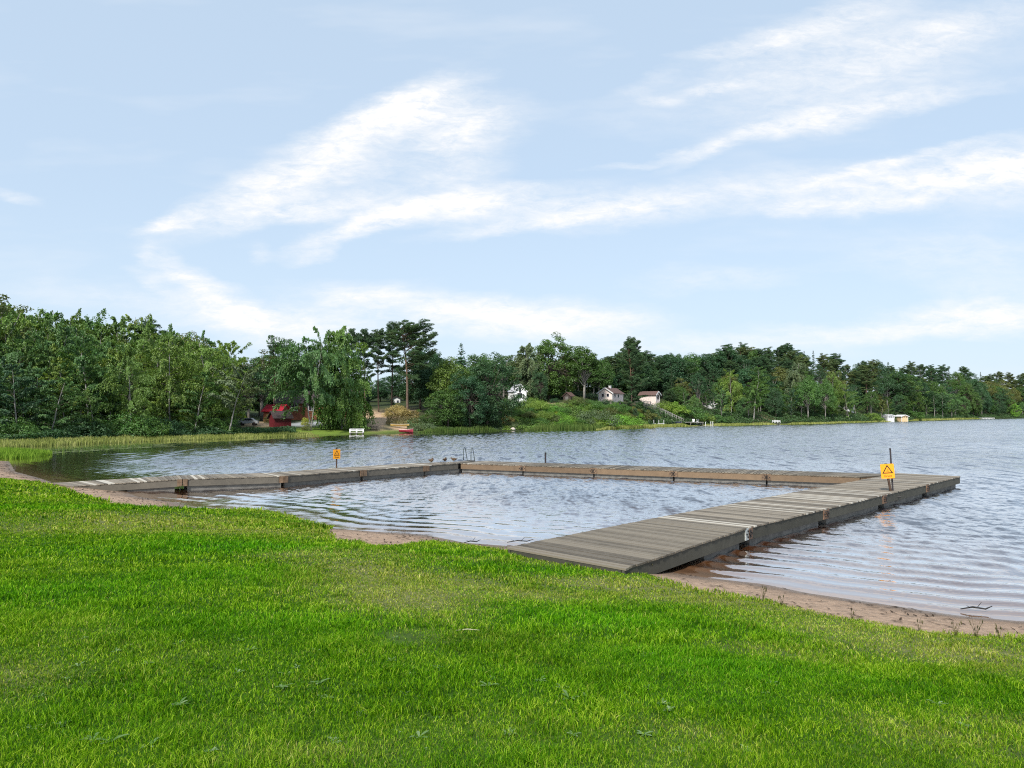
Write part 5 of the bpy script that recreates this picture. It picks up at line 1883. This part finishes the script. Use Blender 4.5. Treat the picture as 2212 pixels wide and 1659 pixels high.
m.box((0, 0, .48), (1.15, .5, .05))
m.build('table_top', M_IRON, pt)
for y in (-.5, .5):
    m = MB()
    m.box((0, y, .28), (1.15, .2, .05))
    m.build('bench', M_IRON, pt)
for x in (-.4, .4):
    m = MB()
    m.beam((x, -.5, .02), (x, -.1, .46), .06, .06)
    m.beam((x, .5, .02), (x, .1, .46), .06, .06)
    m.beam((x, -.52, .22), (x, .52, .22), .06, .05)
    m.build('trestle', M_IRON, pt)

cr = empty('parked_car', tuple(spot(537, 20, .0)), R(8), 'pale car parked under the dark tree left of the red roof', 'car')
m = MB()
prof = [(-1.3, .30), (-1.28, .62), (-.95, .68), (-.55, 1.02), (.45, 1.04), (.95, .70), (1.28, .62), (1.32, .32)]
n = len(prof)
V = [(x, -.55, z) for x, z in prof] + [(x, .55, z) for x, z in prof]
m.add(V, [tuple(reversed(range(n))), tuple(range(n, 2 * n))] + [(i, (i + 1) % n, (i + 1) % n + n, i + n) for i in range(n)])
m.build('body', plain('car_paint', (.34, .35, .36), .35, .5, 0, .05), cr)
m = MB()
for s in (-1, 1):
    y = s * .556
    m.add([(-.80, y, .70), (.78, y, .70), (.40, y, .97), (-.50, y, .97)], [(0, 1, 2, 3)])
m.build('side_window', M_GLASS, cr)
for x in (-.82, .82):
    for s in (-1, 1):
        m = MB()
        m.tube([(x, s * .45, .24), (x, s * .58, .24)], .24, 12)
        m.build('wheel', M_BLK, cr)

r_ = np.random.default_rng(77)
bo = MB()
V, Fc = [], []
for i in range(7):
    for k in range(10):
        a, b_ = math.pi * i / 6, 2 * math.pi * k / 10
        q = 1 + r_.normal(0, .07)
        V.append((.40 * q * math.sin(a) * math.cos(b_), .34 * q * math.sin(a) * math.sin(b_), .26 * q * math.cos(a) + .13))
for i in range(6):
    for k in range(10):
        Fc.append((i * 10 + k, (i + 1) * 10 + k, (i + 1) * 10 + (k + 1) % 10, i * 10 + (k + 1) % 10))
bo.add(V, Fc)
b_ = bo.build('boulder', plain('pale_stone', (.45, .40, .35), .8, .2, 0, .2, 4), None, True)
b_.location = tuple(spot(1108, .8, 0))
tag(b_, 'pale rounded boulder at the water under the white cabin', 'boulder')


# ------------------------------------------------------------------ reeds, sedge, lily pads, undergrowth
def reed_material(name, lo, mid, hi):
    m, g = newmat(name)
    rn = attr(g, 'rnd')
    col = g.ramp(rn, [(0.0, lo), (.5, mid), (1.0, hi)])
    d = g.n('ShaderNodeBsdfDiffuse', {0: col}).outputs[0]
    t = g.n('ShaderNodeBsdfTranslucent', {0: col}).outputs[0]
    g.n('ShaderNodeOutputMaterial', {0: g.n('ShaderNodeMixShader', {0: .3, 1: d, 2: t}).outputs[0]})
    return m


M_REED = reed_material('reed_yellow_green', (.12, .155, .035), (.27, .31, .08), (.46, .46, .18))
M_SEDGE = reed_material('sedge_green', (.07, .15, .015), (.17, .30, .03), (.30, .42, .07))
M_SALLOW = reed_material('tall_reed', (.04, .085, .02), (.09, .15, .035), (.18, .23, .07))


def reeds(u0, u1, s0, s1, n, h0, h1, width, mat, fade=20, name='reeds'):
    u = rng.uniform(u0, u1, n)
    s = rng.uniform(s0, s1, n)
    k = np.clip(np.minimum(u - u0, u1 - u) / fade, 0, 1) * (.92 + .12 * np.sin(u * .11) * np.sin(u * .037 + 1))
    s = s0 + (s - s0) * np.clip(k, .25, 1) if s1 > s0 else s
    y = np.interp(u, SU[:, 0], SU[:, 1]) + s
    x = (u - CX) / F * y
    z = np.maximum(far_z(u, s), -.02)
    L = rng.uniform(h0, h1, n) * np.clip(k, .35, 1.1)
    blades(name, np.stack([x, y, z], 1), L, np.full(n, width) * rng.uniform(.7, 1.3, n), rng.uniform(.03, .30, n), {'rnd': np.clip(rng.beta(2, 2, n) + .1 * np.sin(u * .05), 0, 1)}, mat)


reeds(-160, 330, -1.0, 2.6, 10000, .25, .48, .05, M_REED)
reeds(280, 690, -.6, 2.2, 8000, .20, .40, .05, M_REED)
reeds(1288, 1500, -2.2, .8, 7000, .45, .75, .07, M_REED, 26)
reeds(1500, 1690, -1.2, 1.0, 3500, .35, .6, .08, M_REED, 26)
reeds(1690, 1930, -1.0, .6, 3000, .3, .6, .10, M_REED, 20)
reeds(1955, 2125, -2.0, .6, 3000, .45, .9, .12, M_REED, 20)
reeds(1130, 1330, -1.5, 2.0, 2300, .5, 1.35, .06, M_SALLOW, 40)
reeds(905, 1080, -.3, 1.6, 1300, .4, .9, .06, M_SALLOW, 20)

# bright sedge bed that closes the bay on the left
n = 17000
c = at(28, 989, 0)
x = rng.uniform(-36.5, -26.8, n)
y = rng.uniform(43.2, 51, n)
dd = ((x + 34) / 5.0) ** 2 + ((y - 47) / 3.6) ** 2
k = (dd + .25 * vnoise(x, y, 61) < 1.0)
x, y, dd = x[k], y[k], dd[k]
n = len(x)
blades('sedge', np.stack([x, y, np.maximum(ground_z(x, y), -.03)], 1), rng.uniform(.32, .62, n) * np.clip(1.25 - dd * .55, .4, 1.2), rng.uniform(.02, .045, n), rng.uniform(.05, .4, n), {'rnd': rng.beta(2, 2, n)}, M_SEDGE)

# thin rushes and lily pads on the dark water behind it
n = 700
u = rng.uniform(90, 330, n)
s = rng.uniform(-14, -6.5, n)
s = np.where(rng.uniform(0, 1, n) < .6, -10 + rng.normal(0, .8, n), s)
y = shore_y(u) + s
x = (u - CX) / F * y
blades('rushes', np.stack([x, y, np.full(n, -.05)], 1), rng.uniform(.15, .5, n), np.full(n, .03), rng.uniform(.05, .6, n), {'rnd': rng.beta(2, 2, n)}, M_SALLOW)
n = 420
u = rng.uniform(95, 380, n)
s = rng.choice([-8.0, -10.5, -12.5], n) + rng.normal(0, .55, n)
y = shore_y(u) + s
x = (u - CX) / F * y
V, Fc = [], []
for i in range(n):
    r0 = rng.uniform(.10, .24)
    for k in range(8):
        a = 2 * math.pi * k / 8.6
        V.append((x[i] + r0 * math.cos(a), y[i] + r0 * math.sin(a), .012 + .004 * (i % 3)))
    Fc.append(list(range(i * 8, i * 8 + 8)))
tag(mesh_np('lily_pads', np.array(V), Fc, plain('lily_pad', (.16, .20, .07), .35, .6, 0, .3, 2), None), kind='stuff')


def undergrowth(name, u0, u1, s0, s1, n, h, size, cols):
    u = rng.uniform(u0, u1, n)
    s = rng.uniform(s0, s1, n)
    y = np.interp(u, SU[:, 0], SU[:, 1]) + s
    x = (u - CX) / F * y
    top = h * (.65 + .5 * vnoise(x * .9, y * .9, 71))
    z = far_z(u, s) + rng.uniform(0, 1, n) ** .7 * np.clip(top, .1, None)
    N = np.stack([rng.normal(0, .5, n), rng.normal(-.25, .5, n), np.full(n, .8)], 1)
    T = rng.normal(0, 1, (n, 3))
    me = leaf_mesh(name, np.stack([x, y, z], 1), unit(N), T, size * rng.uniform(.6, 1.4, n), size * .55 * rng.uniform(.7, 1.3, n), rng.beta(2, 2, n), M_LEAF)
    o = bpy.data.objects.new(name, me)
    COL.objects.link(o)
    o.color = cols + (1,)
    tag(o, kind='stuff')


undergrowth('undergrowth', -200, 640, 2.2, 6.5, 26000, .9, .20, (.035, .085, .03))
undergrowth('undergrowth', -200, 520, 6, 16, 16000, 1.6, .26, (.030, .065, .026))
undergrowth('bank_plants', 1085, 1400, .6, 15, 30000, .55, .22, (.11, .19, .035))
undergrowth('bank_plants', 880, 1090, 1.5, 9, 8000, .6, .22, (.07, .12, .045))
undergrowth('undergrowth', 1400, 2330, 2.0, 14, 34000, 1.3, .34, (.045, .095, .03))
undergrowth('bracken', 835, 905, 7, 17, 2600, .45, .22, (.16, .13, .05))
undergrowth('undergrowth', 880, 1420, 36, 52, 22000, 1.6, .4, (.03, .06, .026))

# ------------------------------------------------------------------ weeds on the lawn and at the edge of the sand
M_WEED = reed_material('weed_leaf', (.06, .13, .035), (.12, .21, .07), (.24, .33, .17))


def weed_mesh(seed, n=7, L=.09):
    r = np.random.default_rng(seed)
    m = MB()
    for k in range(n):
        a = 2 * math.pi * k / n + r.normal(0, .3)
        l, w = L * r.uniform(.6, 1.25), L * r.uniform(.26, .40)
        rise = r.uniform(.25, .9)
        d = Vector((math.cos(a), math.sin(a), 0))
        s = Vector((-d.y, d.x, 0))
        z = Vector((0, 0, 1))
        pts = [(0, .12), (.35, .75), (.65, 1.0), (.88, .6), (1, .04)]
        V, Fc = [], []
        for t, ww in pts:
            c = d * (l * t) + z * (l * (rise * t - .55 * rise * t * t) + .03)
            for q, up in ((-1, .1), (0, 0), (1, .1)):
                V.append(tuple(c + s * (q * ww * w / 2) + z * (up * ww * w)))
        for i in range(len(pts) - 1):
            for j in range(2):
                Fc.append((i * 3 + j, i * 3 + j + 1, i * 3 + j + 4, i * 3 + j + 3))
        m.add(V, Fc, 0, float(r.uniform(.3, 1)))
    return m.build('leaves', M_WEED, None, True, False)


weeds = [weed_mesh(81, 7, .085), weed_mesh(82, 5, .10), weed_mesh(83, 9, .07)]
for (u, v, k) in ((385, 1540, 1.1), (200, 1618, 1.0), (240, 1622, 1.15), (455, 1640, .8), (735, 1420, 1.0), (845, 1440, .9), (945, 1455, .9), (1055, 1497, 1.1), (1065, 1478, .7), (1165, 1485, 1.0), (1215, 1500, .9), (1230, 1523, 1.15), (1270, 1520, .8), (1445, 1548, 1.0),
                  (1430, 1535, .9), (1392, 1603, 1.0), (640, 1455, .9), (620, 1470, .8), (520, 1395, .8), (1105, 1600, .9), (905, 1610, 1.0), (885, 1470, .7), (610, 1500, 1.0), (250, 1420, .8), (1400, 1500, .8), (180, 1390, .7)):
    p = hit(u, v)
    me = weeds[int(rng.integers(3))]
    o = bpy.data.objects.new('broadleaf_weed', me)
    COL.objects.link(o)
    o.location = (p[0], p[1], p[2] + .028)
    o.rotation_euler = (0, 0, rng.uniform(0, 6.3))
    k *= .68
    o.scale = (k, k, k * .8)
    tag(o, 'pale broad leaved weed growing low in the mown grass', 'weed', 'broad leaved weeds in the lawn')

r2 = np.random.default_rng(404)
for _ in range(34):
    u, v = r2.uniform(60, 2150), 1370 + 285 * r2.uniform(0, 1) ** .8
    p = hit(u, v)
    o = bpy.data.objects.new('broadleaf_weed', weeds[int(r2.integers(3))])
    COL.objects.link(o)
    o.location = (p[0], p[1], p[2] + .026)
    o.rotation_euler = (0, 0, r2.uniform(0, 6.3))
    k = r2.uniform(.4, .7)
    o.scale = (k, k, k * .8)
    tag(o, 'pale broad leaved weed growing low in the mown grass', 'weed', 'broad leaved weeds in the lawn')


def stalk_mesh(seed, n, h):
    r = np.random.default_rng(seed)
    m = MB()
    for k in range(n):
        a, l = r.uniform(0, 6.3), h * r.uniform(.45, 1.1)
        b0 = Vector((r.normal(0, .004), r.normal(0, .004), 0))
        d = Vector((math.cos(a), math.sin(a), 0)) * l * r.uniform(.1, .42)
        pts = [b0, b0 + d * .25 + Vector((0, 0, l * .5)), b0 + d + Vector((0, 0, l))]
        m.tube(pts, [.0024, .002, .0014], 4)
        if r.uniform() < .6:
            m.tube([pts[2], pts[2] + d * .05 + Vector((0, 0, .015)), pts[2] + d * .1 + Vector((0, 0, .04))], [.003, .006, .002], 5)
    return m.build('stalks', M_STALK, None, True, False)


M_STALK = reed_material('dry_stalk', (.04, .05, .02), (.10, .10, .04), (.20, .17, .08))
ST = [stalk_mesh(91, 9, .30), stalk_mesh(92, 7, .16), stalk_mesh(93, 12, .22)]
for (u, v, k, sc, lb) in ((2108, 1380, 0, .85, 'tall thin seed stalks at the right end of the grass edge'), (2160, 1384, 2, .75, 'clump of dry stalks nearest the right edge of the lawn'), (2065, 1376, 2, .8, 'short dark stalks just left of the tall seed stalks'), (1985, 1366, 1, 1.0, 'few short stalks standing against the sand'),
                          (1648, 1298, 2, .9, 'dark sprigs at the grass edge where the sand begins'), (1690, 1310, 1, 1.0, 'small dark sprig right of the larger sprigs'), (1840, 1340, 1, .9, 'thin sprig in front of the sand strip'), (1400, 1240, 0, .75, 'tall weed stalks beside the corner of the right arm'), (1352, 1238, 2, .9, 'green stalks growing at the front corner of the right arm'), (1160, 1202, 1, 1.0, 'thin stalks at the lawn end of the right arm')):
    p = hit(u, v)
    o = bpy.data.objects.new('grass_tuft', ST[k])
    COL.objects.link(o)
    o.location = tuple(p - np.array([0, 0, .02]))
    o.scale = (sc, sc, sc)
    o.rotation_euler = (0, 0, rng.uniform(0, 6.3))
    tag(o, lb, 'grass tuft')
p = hit(1262, 1226)
o = bpy.data.objects.new('leafy_weed', weed_mesh(84, 8, .17))
COL.objects.link(o)
o.location = tuple(p + np.array([0, 0, .02]))
tag(o, 'pale leafy weed growing against the end of the right arm', 'weed')

# driftwood on the water's edge and a fallen twig
for (u, v, L, lb, rz) in ((1124, 1171, .55, 'dark piece of driftwood lying at the water left of the right arm', 5), (2110, 1317, .40, 'dark forked branch lying in the shallow water at the right', -12), (1020, 1172, .35, 'dark clump of washed up weed on the sand left of the right arm', 10)):
    p = at(u, v, .03)
    m = MB()
    m.tube([(-L / 2, 0, 0), (-L * .1, .02, .03), (L * .25, -.02, .02), (L / 2, .03, .05)], [.007, .012, .011, .005], 6)
    m.tube([(0, 0, .02), (L * .2, .06, .09)], [.006, .003], 5)
    m.tube([(-L * .2, 0, .02), (-L * .35, -.05, .06)], [.006, .003], 5)
    o = m.build('driftwood', M_IRON, None, True)
    o.location = tuple(p)
    o.rotation_euler = (0, 0, R(rz))
    tag(o, lb, 'driftwood')
p = hit(1330, 1372 + 10)
p = hit(1010, 1374)
m = MB()
m.tube([(-.11, 0, .05), (0, .01, .06), (.11, -.005, .055)], [.004, .005, .003], 6)
o = m.build('twig', plain('pale_twig', (.42, .40, .26), .8), None, True)
o.location = tuple(p)
tag(o, 'pale straight twig lying on the lawn', 'twig')
